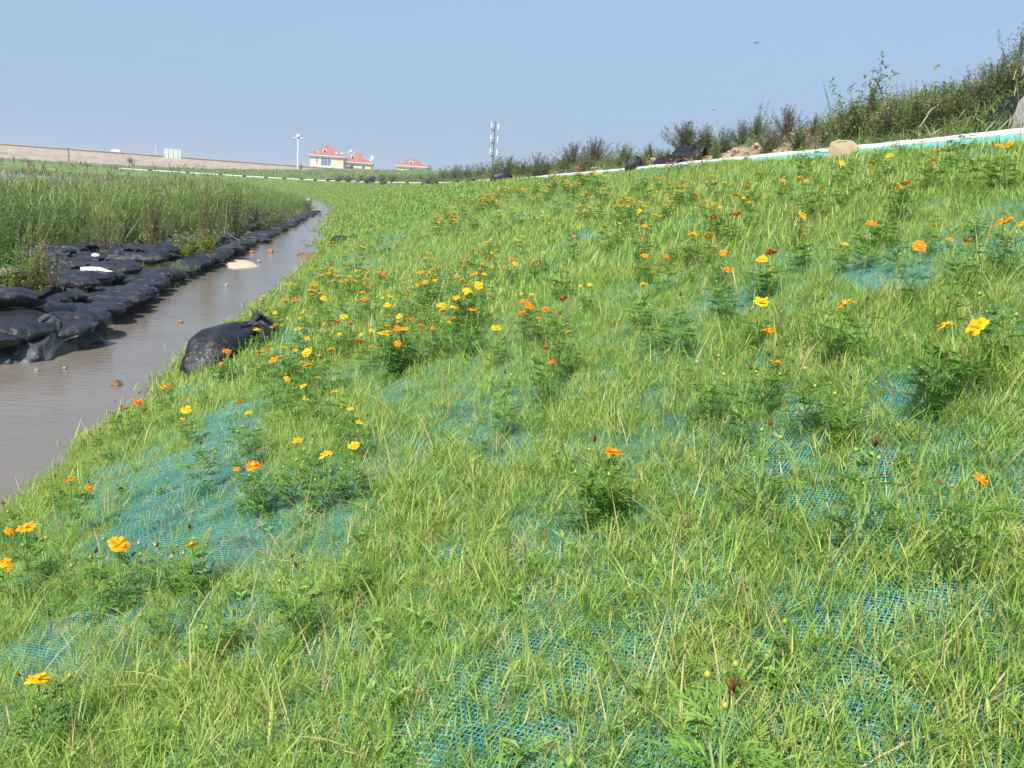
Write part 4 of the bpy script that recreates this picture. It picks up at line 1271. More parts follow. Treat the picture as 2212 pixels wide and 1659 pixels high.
shrub(1236, 305, 352, 'red', 'russet fan-shaped shrub, left of a pair on the mound skyline', 1.1)
shrub(1350, 305, 368, 'green', 'green bushy shrub directly behind the rounded rim bag', 1.1)
shrub(1402, 305, 350, 'red', 'thin reddish shrub right of the rounded rim bag', .6)
shrub(1632, 195, 300, 'spire', 'thin dark spire weed standing tallest on the middle of the mound', .5)
shrub(1635, 245, 300, 'green', 'leafy green bush at the foot of the thin dark spire weed', .9)
shrub(1600, 255, 305, 'pale', None, .8)
shrub(1697, 222, 300, 'red', 'red-tipped shrub between the spire weed and the feathery reed', .7)
shrub(1755, 240, 300, 'red', None, .5)
shrub(1862, 122, 320, 'tall', 'tall dark leafy weed with yellow flowers above the beige rock', .75)
shrub(1835, 205, 325, 'green', 'dense dark bush with small yellow flowers right of the beige rock', .9)
shrub(1890, 190, 320, 'tall', 'second leafy weed just right of the tallest one above the beige rock', .8)
shrub(2188, 28, 165, 'tall', 'tall dark weed standing on the mound top at the far right', .55)
for a_ in [(1160, 326, 385, 'olive', 1.0), (1100, 332, 388, 'green', 1.3), (1070, 340, 390, 'olive', 1.2), (1010, 352, 395, 'pale', 1.2), (985, 352, 395, 'pale', 1.3), (958, 362, 396, 'olive', 1.3), (1040, 348, 392, 'olive', 1.3),
           (1130, 345, 388, 'green', 1.2), (1185, 338, 378, 'pale', 1.1), (1215, 330, 376, 'green', 1.0), (1265, 325, 372, 'pale', .9), (1310, 335, 372, 'pale', .8), (1425, 318, 362, 'pale', .8), (1390, 330, 366, 'green', .8),
           (1560, 272, 330, 'pale', .8), (1580, 262, 320, 'spire', .6), (1660, 258, 330, 'pale', .8), (1725, 255, 330, 'pale', .8), (1445, 310, 350, 'spire', .6), (1780, 262, 326, 'pale', .9), (1545, 300, 345, 'green', .6),
           (1925, 195, 300, 'pale', .7), (1965, 190, 300, 'green', .7), (2010, 178, 290, 'pale', .7), (2060, 160, 280, 'green', .6), (2110, 130, 260, 'pale', .6), (2150, 105, 230, 'green', .6), (2205, 95, 200, 'pale', .6),
           (930, 372, 397, 'pale', 1.2), (908, 374, 396, 'olive', 1.0), (880, 378, 396, 'pale', 1.0), (850, 374, 396, 'olive', 1.4), (825, 372, 396, 'olive', 1.2), (780, 374, 394, 'olive', 1.4), (755, 374, 394, 'green', 1.3), (735, 374, 393, 'pale', 1.5)]:
    shrub(a_[0], a_[1], a_[2], a_[3], None, a_[4])
# weed and grass cover of the mound (uncountable)
WC = [weedclump(600 + i, 30, .30, 'weed', .03, .45) for i in range(3)] + [weedclump(610 + i, 26, .32, 'reed', .03, .9) for i in range(3)] + \
     [weedclump(620 + i, 22, .24, 'greyweed', .035, .1) for i in range(2)] + [weedclump(630, 16, .25, 'dry', .02, .9), weedclump(631, 20, .28, 'redweed', .03, .2)]
pts = []
t = 47.0
for _ in range(17000):
    t = 45 + (rnd.random() ** 1.7) * 120 + 2
    off = rnd.uniform(.35, 4.5)
    p, _d = rim(t, off)
    q = drop(p.x, p.y)
    if not q or not vis(q, 200, 100): continue
    if 51.0 < t < 52.9 and off < 2.0: continue
    y_ = t - 45
    cover = interp(y_, [4, 10.5, 12.5, 14, 18, 24, 40, 60], [1.0, 1.0, .75, .10, .10, .22, .5, .8])
    if n3(p.x * .9, p.y * .9, 61) * .9 + cover < rnd.uniform(.15, .85): continue
    k = rnd.choice([0, 1, 2, 3, 4, 5, 3, 4, 6, 7, 8, 9]) if y_ > 12 else rnd.choice([0, 1, 3, 4, 5, 3, 4, 6, 7, 8, 8])
    pts.append((q, rrot(.6), rnd.uniform(.5, 1.15) * (1 + max(0, y_ - 20) * .018), k))
scatter('mound_weeds', WC, pts, 'tangle of grass and weeds covering the spoil mound behind the edging', 'weeds')
print('mound weeds', len(pts))

def rock_mb(seed, n=3, flat=.7):
    r = random.Random(seed); mb = MB()
    import bmesh
    bm = bmesh.new(); bmesh.ops.create_icosphere(bm, subdivisions=n, radius=.5)
    planes = [(Vector((r.gauss(0, 1), r.gauss(0, 1), r.gauss(0, .7))).normalized(), r.uniform(.28, .42)) for _ in range(9)]
    for v in bm.verts:
        for nn, d in planes:
            k = v.co.dot(nn) - d
            if k > 0: v.co -= nn * k
        v.co += v.co.normalized() * .05 * noise.noise(v.co * 5 + Vector((seed, 0, 0)))
        v.co.z *= flat
    mb.v = [tuple(v.co) for v in bm.verts]; mb.f = [tuple(v.index for v in f.verts) for f in bm.faces]
    mb.m = [0] * len(mb.f); mb.t = [.5] * len(mb.v); bm.free()
    return mb
def rock(px, py, wpx, mat, label, cat='rock', flat=.7, name='rock', sink=.1, seed=None, elong=1.0, group=None, rz=None, p=None):
    p = p or hit(px, py)
    if p is None: return
    D = proj(p)[2]; s_ = wpx * D / FPX / .8
    o = rock_mb(seed if seed is not None else int(px + py), 3, flat).build(name, G[mat])
    o.location = p + Vector((0, 0, s_ * flat * (.35 - sink))); o.scale = (s_ * elong, s_, s_)
    o.rotation_euler = (0, 0, rnd.uniform(0, 6) if rz is None else rz)
    if label: tag(o, label, cat, group)
    return o
# beige slab rock on the rim: a chunky tilted block
p = hit(1822, 350)
D = proj(p)[2]; u = D / FPX
mb = MB()
fr = [(-34, 0), (-31, 34), (-14, 41), (12, 40), (27, 28), (28, 18), (4, 8), (-12, -2)]
vs = [Vector((x * u, -.06 * (1 - abs(x) / 60), z * u)) for x, z in fr] + [Vector((x * u * .92 + .03, .16, z * u * .96)) for x, z in fr]
n_ = len(fr)
mb.add(vs, [tuple(range(n_)), tuple(range(2 * n_ - 1, n_ - 1, -1))] + [(i, n_ + i, n_ + (i + 1) % n_, (i + 1) % n_) for i in range(n_)])
o = mb.build('rock', G['beige'], None, False, p + Vector((0, .02, .03))); o.rotation_euler = (.12, 0, -R(25))
bv = o.modifiers.new('b', 'BEVEL'); bv.width = .012; bv.segments = 2
tag(o, 'beige angular rock sitting on the white edging', 'rock')
# grey boulder and black sheeting at the right edge
p = hit(2250, 292); p = p + Vector((.25, .15, 0))
o = rock_mb(77, 3, 1.1).build('boulder', G['greyrock']); o.location = p + Vector((-.12, 0, .16)); o.scale = (.62, .6, .62)
tag(o, 'pale grey boulder at the right edge of the picture behind the white edging', 'boulder')
def sheet(name, grid, mat, label, cat, thick=.012, sub=True):
    """draped sheet from a grid of points, with real thickness"""
    mb = MB(); nr, nc_ = len(grid), len(grid[0])
    mb.v = [tuple(p_) for row_ in grid for p_ in row_]; mb.t = [.5] * len(mb.v)
    for i in range(nr - 1):
        for k in range(nc_ - 1):
            a = i * nc_ + k
            mb.f.append((a, a + 1, a + nc_ + 1, a + nc_)); mb.m.append(0)
    o = mb.build(name, mat, None, True)
    md = o.modifiers.new('t', 'SOLIDIFY'); md.thickness = thick
    tag(o, label, cat)
    return o
def drape(poly, nu, nv, lift, amp, fold, seed):
    """poly: four pixel corners (tl, tr, br, bl) -> draped grid on the land"""
    g = []
    for i in range(nu + 1):
        row_ = []
        for k in range(nv + 1):
            u_, v_ = k / nv, i / nu
            x = (poly[0][0] * (1 - u_) + poly[1][0] * u_) * (1 - v_) + (poly[3][0] * (1 - u_) + poly[2][0] * u_) * v_
            y = (poly[0][1] * (1 - u_) + poly[1][1] * u_) * (1 - v_) + (poly[3][1] * (1 - u_) + poly[2][1] * u_) * v_
            x += 6 * n3(u_ * 3, v_ * 3, seed); y += 6 * n3(u_ * 3, v_ * 3, seed + 5)
            q = hit(x, y)
            if q is None:
                q = row_[-1] if row_ else (g[-1][k] if g else Vector((0, 0, 0)))
                row_.append(Vector(q)); continue
            row_.append(q + Vector((0, 0, lift + amp * (n3(u_ * 6 + seed, v_ * 6, seed) + .5) + fold * abs(math.sin((u_ * 1.0 + v_ * .5) * 17 + 2 * n3(u_ * 2, v_ * 2, seed))))))
        g.append(row_)
    return g
def hit_down(px, py):
    q = hit(px, py)
    while q is None: py += 4; q = hit(px, py)
    return q
def mound_sheet(t0, t1, o0, o1, lift, amp, seed, nu=34, nv=26, skew=0.0):
    g = []
    for i in range(nv + 1):
        v_ = i / nv; row_ = []
        for k in range(nu + 1):
            u_ = k / nu
            t_ = t0 + (t1 - t0) * u_ + skew * v_ + .12 * n3(v_ * 4, u_, seed); of = o0 + (o1 - o0) * v_ + .10 * n3(u_ * 4, v_, seed + 3)
            p, z = mound_h(t_, of)
            edge = min(u_, 1 - u_, v_, 1 - v_) * 5
            row_.append(Vector((p.x, p.y, z + lift * min(1, edge + .3) + amp * abs(n3(u_ * 5 + v_ * 3, v_ * 2, seed)) + amp * .5 * n3(u_ * 14 + v_ * 6, v_ * 9, seed) + amp * .35 * abs(math.sin(u_ * 22 + v_ * 7 + 3 * n3(u_ * 3, v_ * 3, seed))))))
        g.append(row_)
    return g
sheet('ground_sheet', SHEETS, G['bag'], 'crumpled black sheeting spread between and under the sandbags on the far bank', 'sheeting')
tq = hit_down(2170, 270).y + 45
sheet('plastic_sheet', mound_sheet(tq - 1.6, tq + .25, .38, 2.1, .10, .13, 3, skew=.3), G['sack'], 'black plastic sheeting hanging down the mound beside the grey boulder', 'sheeting')
tq = hit_down(1500, 346).y + 45
sheet('plastic_sheet', mound_sheet(tq - 1.0, tq + .9, .35, 1.5, .10, .28, 8, skew=.5), G['sack'], 'torn black plastic sheet crumpled on the mound under the dark round shrub', 'sheeting')
tq = hit_down(1275, 358).y + 45
sheet('plastic_sheet', mound_sheet(tq - .9, tq + .9, .4, 1.5, .08, .22, 18), G['film'], 'grey torn sheeting on the mound below the russet shrubs', 'sheeting')
rr_ = random.Random(5)
for i in range(60):
    x = rr_.uniform(1240, 1800); yl = interp(x, [1240, 1500, 1800], [372, 352, 322]); yu = interp(x, [1240, 1500, 1800], [348, 318, 270])
    y = rr_.uniform(yu, yl - 5)
    o = rock(x, y, rr_.uniform(6, 18), rr_.choice(['stone', 'beige', 'stone', 'clay']), None, group='stones on the spoil mound')
    if o: later(o, 'rubble stone on the mound', 'stone', 'stones on the spoil mound', o.location)
# reed, dry stalks and foxtails on the skyline
def stalk_thing(name, base, top, mat, label, cat, r0=.006, bend=.06, leaves=0, head=0):
    b_ = Vector(base); tp = Vector(top); o = empty(name, b_); L = (tp - b_).length
    pts_ = [Vector((0, 0, 0)).lerp(tp - b_, f / 6) + Vector((bend * L * math.sin(PI * f / 6), 0, 0)) for f in range(7)]
    mb = MB(); mb.tube(pts_, [r0 * (1 - .75 * f / 6) for f in range(7)], 5, 0, .8)
    mb.build('stem', G[mat], o)
    if leaves:
        r = random.Random(int(L * 1000)); lf = MB()
        for i in range(leaves):
            f = .25 + .75 * i / leaves; q = Vector((0, 0, 0)).lerp(tp - b_, f) + Vector((bend * L * math.sin(PI * f), 0, 0))
            lf.blade(q, (0 if i % 2 else PI) + r.uniform(-.5, .5), r.uniform(.35, .75), L * r.uniform(.28, .40), .020, r.uniform(-.2, .5), 4, 0, r.uniform(.2, .7))
        lf.build('leaf', G['reed'], o)
    if head:
        hd = MB(); c = tp - b_
        ps = [c + Vector((head * f / 6, 0, head * .6 * math.sin(f / 6 * 2.2) )) for f in range(7)]
        hd.tube(ps, [.004, .012, .015, .015, .013, .009, .003], 7, 0, .7)
        rr2 = random.Random(9)
        for i in range(60):
            q = ps[rr2.randrange(1, 6)]; a = rr2.uniform(0, 6.28)
            hd.blade(q, a, rr2.uniform(0, 3), .028, .0014, 0, 2, 0, rr2.random())
        hd.build('seed_head', G['reedhead'], o)
    tag(o, label, cat); return o
def mound_pt(px, py): 
    q = hit(px, py)
    k = 0
    while q is None and k < 40:
        py += 4; k += 1; q = hit(px, py)
    return q
def up_to(b_, px, py):
    D = proj(b_)[2]; r_ = ray(px, py); return EYEV + r_ * D
b_ = mound_pt(1795, 300); stalk_thing('reed', b_, up_to(b_, 1778, 175), 'cosstem', 'single feathery reed rising above the mound left of the tall leafy weed', 'reed', .006, .05, 8)
b_ = mound_pt(1985, 300); stalk_thing('dry_stalk', b_, up_to(b_, 1974, 112), 'dry', 'straight pale dry stalk standing alone against the sky', 'stalk', .007, .03)
b_ = mound_pt(2085, 215); stalk_thing('dry_stalk', b_, up_to(b_, 2155, 88), 'dry', 'leaning pale dry stalk on the mound below the tall weed', 'stalk', .008, -.06)
b_ = mound_pt(2030, 290); stalk_thing('dry_stalk', b_, up_to(b_, 2055, 225), 'dry', 'short straw-coloured broken stalk in the mound grass', 'stalk', .009, .0)
for (x, y, bx_, by_, lb) in [(1928, 165, 1915, 250, 'foxtail grass head arching above the mound right of the tall leafy weed'), (2018, 148, 2010, 220, 'foxtail grass head nodding below the leaning dry stalk'),
                             (1832, 192, 1840, 260, 'foxtail grass head among the leaves of the tall weed'), (1538, 240, 1545, 310, 'foxtail grass head curved alone above the dark round shrub'),
                             (2120, 405, 2115, 300, 'x')][:4]:
    b_ = mound_pt(bx_, by_); stalk_thing('foxtail', b_, up_to(b_, x, y), 'cosstem', lb, 'foxtail', .010, .04, 0, .08)

# ------------------------------------------------------------------ far bank of the stream: reeds and debris
def reedclump(seed, H=1.2, n=34, mat='reed', heads=3):
    r = random.Random(seed); mb = MB()
    for i in range(n):
        p = (r.gauss(0, .14), r.gauss(0, .14), -.05)
        az = r.uniform(0, 6.28); h = H * r.uniform(.45, 1.05); ln = abs(r.gauss(0, .22))
        top = mb.blade(p, az, ln, h * .9, .007, .35, 4, 0, r.uniform(.1, .6)); pv = Vector(p)
        for k in range(6):
            f = r.uniform(.2, .95)
            mb.blade(pv.lerp(top, f), r.uniform(0, 6.28), r.uniform(.3, 1.0), h * r.uniform(.18, .35), .011, r.uniform(.2, 1.3), 3, 0, r.uniform(.1, .95))
    hd = []
    for i in range(heads):
        az = r.uniform(0, 6.28); q = Vector((r.gauss(0, .12), r.gauss(0, .12), 0)); ln = r.uniform(.05, .35)
        top = q + Vector((math.cos(az) * math.sin(ln), math.sin(az) * math.sin(ln), math.cos(ln))) * H * r.uniform(.95, 1.25)
        mb.tube([q, q.lerp(top, .5), top], [.004, .003, .002], 3, 0, .7, False)
        e = top + (top - q).normalized() * .14 + Vector((math.cos(az), math.sin(az), -.2)) * .04
        mb.tube([top - (top - q).normalized() * .02, top.lerp(e, .3), top.lerp(e, .7), e], [.003, .009, .009, .003], 5, 1, .5)
    return mb.mesh('reeds', [G[mat], G['reedhead']])
def leafyclump(seed, H=.8, mat='weed', n=18, leaf=.055):
    r = random.Random(seed); mb = MB()
    for i in range(n):
        p0 = Vector((r.gauss(0, .13), r.gauss(0, .13), -.05)); az = r.uniform(0, 6.28); ln = abs(r.gauss(0, .35)); h = H * r.uniform(.4, 1.05)
        top = p0 + Vector((math.cos(az) * math.sin(ln), math.sin(az) * math.sin(ln), math.cos(ln))) * h
        mb.tube([p0, p0.lerp(top, .5), top], [.005, .004, .002], 3, 1, .4, False)
        for k in range(34):
            q = p0.lerp(top, r.uniform(.12, 1)); a = r.uniform(0, 6.28)
            mb.leaf(q, (math.cos(a), math.sin(a), r.uniform(-.2, .9)), leaf * r.uniform(.5, 1.3), leaf * .3, 0, r.uniform(.05, .95))
    return mb.mesh('leafy', [G[mat], G['cosstem']])
RC = [reedclump(700 + i, 1.15, 30, 'reed', (4, 0, 1, 2)[i]) for i in range(4)] + [leafyclump(710 + i, 1.1, 'weed', 22) for i in range(3)] + [leafyclump(720, .9, 'greyweed'), leafyclump(721, .55, 'redweed'), leafyclump(722, .35, 'weed', 22, .05)]
pts = []
def reedfront(y): return interp(y, [8, 13.2, 14.8, 16.5, 19.5, 24, 45, 60, 85], [1.30, 1.38, 2.5, 2.8, 2.0, 1.7, 1.3, .8, .3])
for _ in range(9500):
    y = 5.5 + (rnd.random() ** 1.25) * 82; e = rnd.uniform(.0, 14)
    x = bankx(y) - e; f0 = reedfront(y)
    if x < leftx(y) + .8: continue
    if e < f0 + .35 * n3(y * .6, 3.3): continue
    q = Vector((x, y, islz(x, y)))
    if not vis(q, 300, 300): continue
    edge = sst(f0, f0 + 1.6, e)
    if y > 30 and rnd.random() < .35: continue
    tallness = interp(proj(q)[0], [0, 150, 230, 330, 450, 560, 620], [1.12, 1.1, 1.1, 1.2, 1.35, 1.15, .9])
    if edge < .35: k = rnd.choice([4, 5, 6, 7, 8, 9, 9, 9]); s_ = rnd.uniform(.4, .8)
    else: k = rnd.choice([0, 1, 2, 3, 1, 3, 4, 5, 6, 5, 6, 7]) if n3(q.x * .5, q.y * .35, 71) < -.02 else rnd.choice([4, 5, 6, 6, 7, 4, 1, 2]); s_ = rnd.uniform(.65, 1.05)
    if e > 8.5: s_ *= .72
    pts.append((q, rrot(.12), s_ * tallness, k))
scatter('reed_bed', RC, pts, 'tangled bed of tall reeds, barnyard grass and leafy weeds between stream and pond', 'reeds')
print('reeds', len(pts))
SH['lime'] = fan_shrub(8, mat='lime', tipmat='lime', H=1, n=40, leaf=.05, dens=26)
SH['brown'] = fan_shrub(9, mat='redweed', tipmat='dry', H=1, n=40, leaf=.04, dens=22)
SH['dense'] = fan_shrub(10, mat='reed', tipmat='weed', H=1, W=.5, n=60, lean=.3, leaf=.07, dens=22, lw=.14)
GB = 'bushes on the far bank of the stream'
for (x, yt, yb, k, wf, lb) in [(25, 530, 605, 'lime', 1.3, 'lime-green feathery bush at the left edge above the teal cloth'), (78, 520, 597, 'lime', 1.0, 'smaller lime bush right of the one at the left edge'),
        (112, 560, 610, 'brown', 1.3, 'reddish-brown dry weed behind the nearest sandbags'), (92, 470, 590, 'brown', .6, 'tall brown weed between the lime bushes and the reeds'),
        (408, 486, 524, 'lime', 1.6, 'yellow-green bush at the back of the sandbags, left one'), (442, 480, 520, 'lime', 1.4, 'yellow-green bush at the back of the sandbags, right one'),
        (585, 440, 472, 'lime', 1.4, 'lime bush on the bank before the far sandbags'), (520, 455, 500, 'olive', 1.2, 'olive bush in the middle of the far bank'),
        (550, 425, 470, 'pale', 1.3, 'grey-leaved bush with whitish leaves near the far bank end'), (595, 430, 470, 'pale', 1.0, 'second grey-leaved bush nearer the far bank end'),
        (445, 372, 470, 'dense', .7, 'dense dark clump standing tallest in the reeds'), (505, 385, 470, 'dense', .8, 'leaning dark clump in the reeds right of the tallest one'),
        (330, 385, 500, 'dense', .9, 'broad green clump in the middle of the reeds'), (230, 430, 530, 'brown', .5, 'brownish clump in the middle of the reeds'), (660, 428, 448, 'pale', 1.5, 'small bush at the tip of the far bank'),
        (625, 440, 470, 'brown', 1.3, 'brown weed at the water side near the tip of the far bank'), (690, 455, 473, 'brown', 1.2, 'orange-brown weed on the last sandbags')]:
    sname = 'bush'
    o = shrub(x, yt, yb, k, lb, wf, sname, 'bush', GB, interp(x, [0, 60, 120, 230, 330, 410, 442, 505, 550, 600, 660, 690], [11.9, 12.2, 12.4, 17.5, 21, 19.2, 20.5, 27, 33, 36, 60, 54]))
# low growth between the bags
pts = []
for _ in range(420):
    y = 8.2 + (rnd.random() ** 1.6) * 50; e = rnd.uniform(.0, 2.6)
    x = bankx(y) - e
    dens = .35 + .55 * sst(12, 30, y)
    if n3(x * .9, y * .9, 91) < .25 - dens * .6: continue
    q = Vector((x, y, islz(x, y) + .10)); pts.append((q, rrot(.3), rnd.uniform(.25, .7) * (1 + .01 * y), rnd.randrange(10)))
pp_ = hit(330, 590)
for _ in range(60):
    q = Vector((pp_.x + rnd.gauss(0, .35), pp_.y + rnd.gauss(0, .25), islz(pp_.x, pp_.y) + .12)); pts.append((q, rrot(.3), rnd.uniform(.3, .6), rnd.choice([3, 4, 5, 0])))
scatter('bank_weeds', WC, pts, 'small weeds and grass sprouting between the sandbags', 'weeds')
# straw stalks
for i, (x, y, tx, ty, lb) in enumerate([(482, 522, 490, 440, 'upright straw-yellow stalk standing among the middle sandbags'), (560, 548, 485, 500, 'fallen straw-yellow stalk sloping down to the water'),
                                      (368, 790, 352, 740, 'pale dry grass stalk at the near water edge')]):
    b_ = mound_pt(x, y); stalk_thing('dry_stalk', b_, up_to(b_, tx, ty), 'dry', lb, 'stalk', .010, .02)
# debris
g = []
for i in range(23):
    v_ = i / 22; row_ = []
    for k in range(41):
        u_ = k / 40; x = -60 + 285 * u_; yb_ = 800 - 62 * max(0, u_ - .1) - 6 * math.sin(u_ * 9)
        r_ = ray(x, yb_); q = EYEV + r_ * (-EYE / r_.z)
        hgt = (.17 * math.exp(-((u_ - .72) / .13) ** 2) + .17 + .06 * n3(u_ * 7, 2)) * math.sin(min(1, v_ * 1.25) * PI / 2)
        back = .42 * v_ ** 1.3
        cr = .05 * n3(u_ * 11, v_ * 4, 5) + .028 * abs(math.sin(u_ * 34 + 5 * n3(u_ * 4, v_ * 2, 9))) + .03 * n3(u_ * 25, v_ * 9, 15)
        row_.append(q + Vector((-back * .75 + cr, back * .8 - cr, -.02 + hgt + cr * .7 * v_)))
    g.append(row_)
o = sheet('plastic_film', g, G['film'], 'crumpled grey plastic film lying at the water edge in front of the nearest sandbags', 'plastic film')
o = sheet('cloth_scrap', drape([(-20, 600), (62, 606), (40, 616), (-20, 620)], 10, 16, .16, .05, .02, 41), G['greencloth'], 'scrap of teal cloth at the left edge behind the nearest sandbags', 'cloth')
def flatpatch(name, pxs, mat, label, z=.012, th=.05):
    mb = MB(); n_ = len(pxs); P = []
    for x, y in pxs:
        r_ = ray(x, y); k = (z - EYE) / r_.z; P.append(EYEV + r_ * k)
    c = sum(P, Vector((0, 0, 0))) / n_
    ring2 = [c + (q - c) * .8 + Vector((0, 0, th)) for q in P]; ring3 = [c + (q - c) * .35 + Vector((0, 0, th * 1.3)) for q in P]; P = [q - Vector((0, 0, .05)) for q in P]
    mb.loft([P, ring2, ring3], 0, .5, True)
    return mb.build(name, G[mat], None, True)
o = flatpatch('sand_bar', [(478, 577), (486, 568), (505, 560), (530, 560), (552, 566), (566, 577), (530, 581), (500, 582)], 'sand', '', .002, .012); struct(o)
o = flatpatch('mud_bar', [(640, 556), (655, 548), (680, 546), (690, 556), (668, 562)], 'clay', '', .0, .04); struct(o)
o = rock(205, 622, 60, 'whitestone', 'long white slab lying on top of the sandbags', 'slab', .22, 'slab', 0, 12, 1.0, rz=.3)
o.scale = (o.scale.x * 1.1, o.scale.x * .45, o.scale.z); o.location.z += .22
for (x, y, w_, mt, lb, ct, lift) in [(332, 647, 26, 'whitestone', 'whitish stone in the water at the front of the sandbags', 'stone', 0), (208, 588, 14, 'whitestone', 'small white block on the sandbags behind the white slab', 'stone', .25),
        (272, 605, 26, 'whitestone', 'pale rubble lump between two front sandbags', 'stone', .2), (318, 580, 14, 'whitestone', 'pale chip resting on the sandbags near the grass tuft', 'stone', .2),
        (585, 545, 12, 'brick', 'red brick at the water edge near the sand bar', 'brick', 0), (545, 546, 10, 'brick', 'smaller red brick left of the one near the sand bar', 'brick', 0), (20, 622, 40, 'stone', 'grey broken slab at the left edge behind the sandbags', 'slab', .15),
        (252, 832, 20, 'clay', 'brown clod poking out of the stream at the near end', 'clod', 0), (390, 697, 9, 'brick', 'reddish stone lying in the middle of the stream', 'stone', 0), (240, 715, 26, 'clay', 'brown mud clod with roots beside the plastic film', 'clod', 0),
        (215, 668, 14, 'brick', 'orange brick piece at the foot of the front sandbags', 'brick', 0), (490, 697 - 80, 8, 'stone', 'small stone in the stream below the sand bar', 'stone', 0), (650, 552, 14, 'clay', 'dark clod at the near bank opposite the sand bar', 'clod', 0),
        (560, 566, 9, 'stone', 'grey pebble beside the right end of the sand bar', 'stone', 0), (80, 801, 10, 'stone', 'round pebble in the water below the plastic film, left one', 'stone', 0), (140, 797, 8, 'stone', 'round pebble in the water below the plastic film, right one', 'stone', 0),
        (470, 532, 14, 'stone', 'whitish stone between the middle sandbags', 'stone', .15), (668, 437, 12, 'stone', 'pale stone at the tip of the far bank', 'stone', .1)]:
    x0 = x
    r_ = ray(x, y); k = (0 - EYE) / r_.z; pw = EYEV + r_ * k
    if bankx(pw.y) < pw.x: pass
    else: pw = hit(x, y) or pw
    o = rock(x, y, w_, mt, lb, ct, .65, 'stone' if ct == 'stone' else ct, .1, int(x), p=pw); o.location.z += lift
# broad-leaved weeds in the grass
def broadweed(px, py, H, leafL, n, mat, label, lean=.5, seed=1, low=.35):
    r = random.Random(seed); p = hit(px, py); o = empty('broad_leaved_weed', p)
    st = MB(); lf = MB()
    for s_ in range(max(1, n // 7)):
        q = Vector((r.gauss(0, .03), r.gauss(0, .03), 0)); hh = H * r.uniform(.65, 1)
        tp = q + Vector((r.gauss(0, .04), r.gauss(0, .04), hh)); st.tube([q, q.lerp(tp, .5), tp], [.003, .0025, .0015], 5, 0, .5)
        for i in range(7):
            f = low + (1 - low) * i / 6; b_ = q.lerp(tp, f); az = i * 2.4 + r.uniform(-.3, .3); L = leafL * r.uniform(.75, 1.1); el = r.uniform(.0, .8)
            d = Vector((math.cos(az) * math.cos(el), math.sin(az) * math.cos(el), math.sin(el))); sd = Vector((-math.sin(az), math.cos(az), 0)); W = L * .42
            vs = []; prof = [0.12, .7, 1.0, .8, .05]
            for j, wf in enumerate(prof):
                c = b_ + d * L * (j / 4) - Vector((0, 0, L * .35 * (j / 4) ** 2))
                vs += [c - sd * W / 2 * wf + Vector((0, 0, W * .12 * wf)), c, c + sd * W / 2 * wf + Vector((0, 0, W * .12 * wf))]
            fs = [(j * 3 + k_, j * 3 + k_ + 1, j * 3 + k_ + 4, j * 3 + k_ + 3) for j in range(4) for k_ in (0, 1)]
            lf.add(vs, fs, 0, r.uniform(.2, .9))
    st.build('stem', G['cosstem'], o); lf.build('leaves', G[mat], o, True)
    tag(o, label, 'weed'); return o
broadweed(745, 905, .16, .055, 9, 'broad', 'pale broad-leaved weed with a yellow bloom beside it, left of centre', seed=3)
broadweed(715, 945, .10, .05, 7, 'broad', 'low broad-leaved weed just below the taller pale one', seed=4)
broadweed(770, 960, .12, .05, 7, 'broad', 'small broad-leaved weed right of the low pale one', seed=14)
broadweed(712, 1290, .07, .08, 7, 'weed', 'dark broad leaves in a low clump in the left foreground grass', seed=5, low=.1)
broadweed(215, 1580, .05, .09, 7, 'broad', 'large single pale leaf clump near the lower left corner', seed=6, low=.1)
broadweed(620, 1655, .05, .05, 14, 'broad', 'low rosette of pale leaves at the bottom edge', seed=7, low=.1)
broadweed(1870, 505, .14, .06, 7, 'greyweed', 'grey-green broad leaf behind the orange bloom on the right', seed=8)
broadweed(1375, 500, .16, .05, 7, 'broad', 'pale broad-leaved weed left of the yellow blooms on the upper slope', seed=9)
broadweed(1960, 1280, .05, .05, 7, 'broad', 'small low broad-leaved weed in the right foreground', seed=10, low=.1)

# ------------------------------------------------------------------ far side: dyke, houses, masts
# sea wall: stone revetment below a parapet
DK = [(-420, 222), (-330, 242), (-230, 266), (-122, 293), (-80, 305), (-35, 318), (-5, 326)]
def wall_thing(name, prof, mat, label, cat, kind=None, step=4.0):
    mb = MB(); rows_ = []
    P = []
    for i in range(len(DK) - 1):
        a, b_ = Vector((*DK[i], 0)), Vector((*DK[i + 1], 0)); n_ = int((b_ - a).length / step)
        for k in range(n_): P.append(a.lerp(b_, k / n_))
    P.append(Vector((*DK[-1], 0)))
    rings = []
    for i, q in enumerate(P):
        d = (P[min(i + 1, len(P) - 1)] - P[max(0, i - 1)]).normalized(); inn = Vector((d.y, -d.x, 0))
        rings.append([q + inn * o_ + Vector((0, 0, z_ + .05 * n3(i * .7, o_, 3))) for o_, z_ in prof])
    mb.loft(rings, 0, .5, True)
    o = mb.build(name, G[mat]); tag(o, label, cat, None, kind); return o
wall_thing('sea_wall', [(0.0, 5.6), (0.45, 5.6), (0.35, 8.0), (0.6, 8.02), (0.6, 8.25), (-.3, 8.25), (-.3, 5.6)], 'concrete', 'long pale concrete parapet wall on the far dyke along the left horizon', 'wall')
wall_thing('revetment', [(-6, 1.5), (28, 1.5), (27, 2.6), (18, 3.6), (17, 3.65), (10, 5.0), (9, 5.05), (1, 6.1), (-6, 6.1)], 'revet', '', '', 'structure')
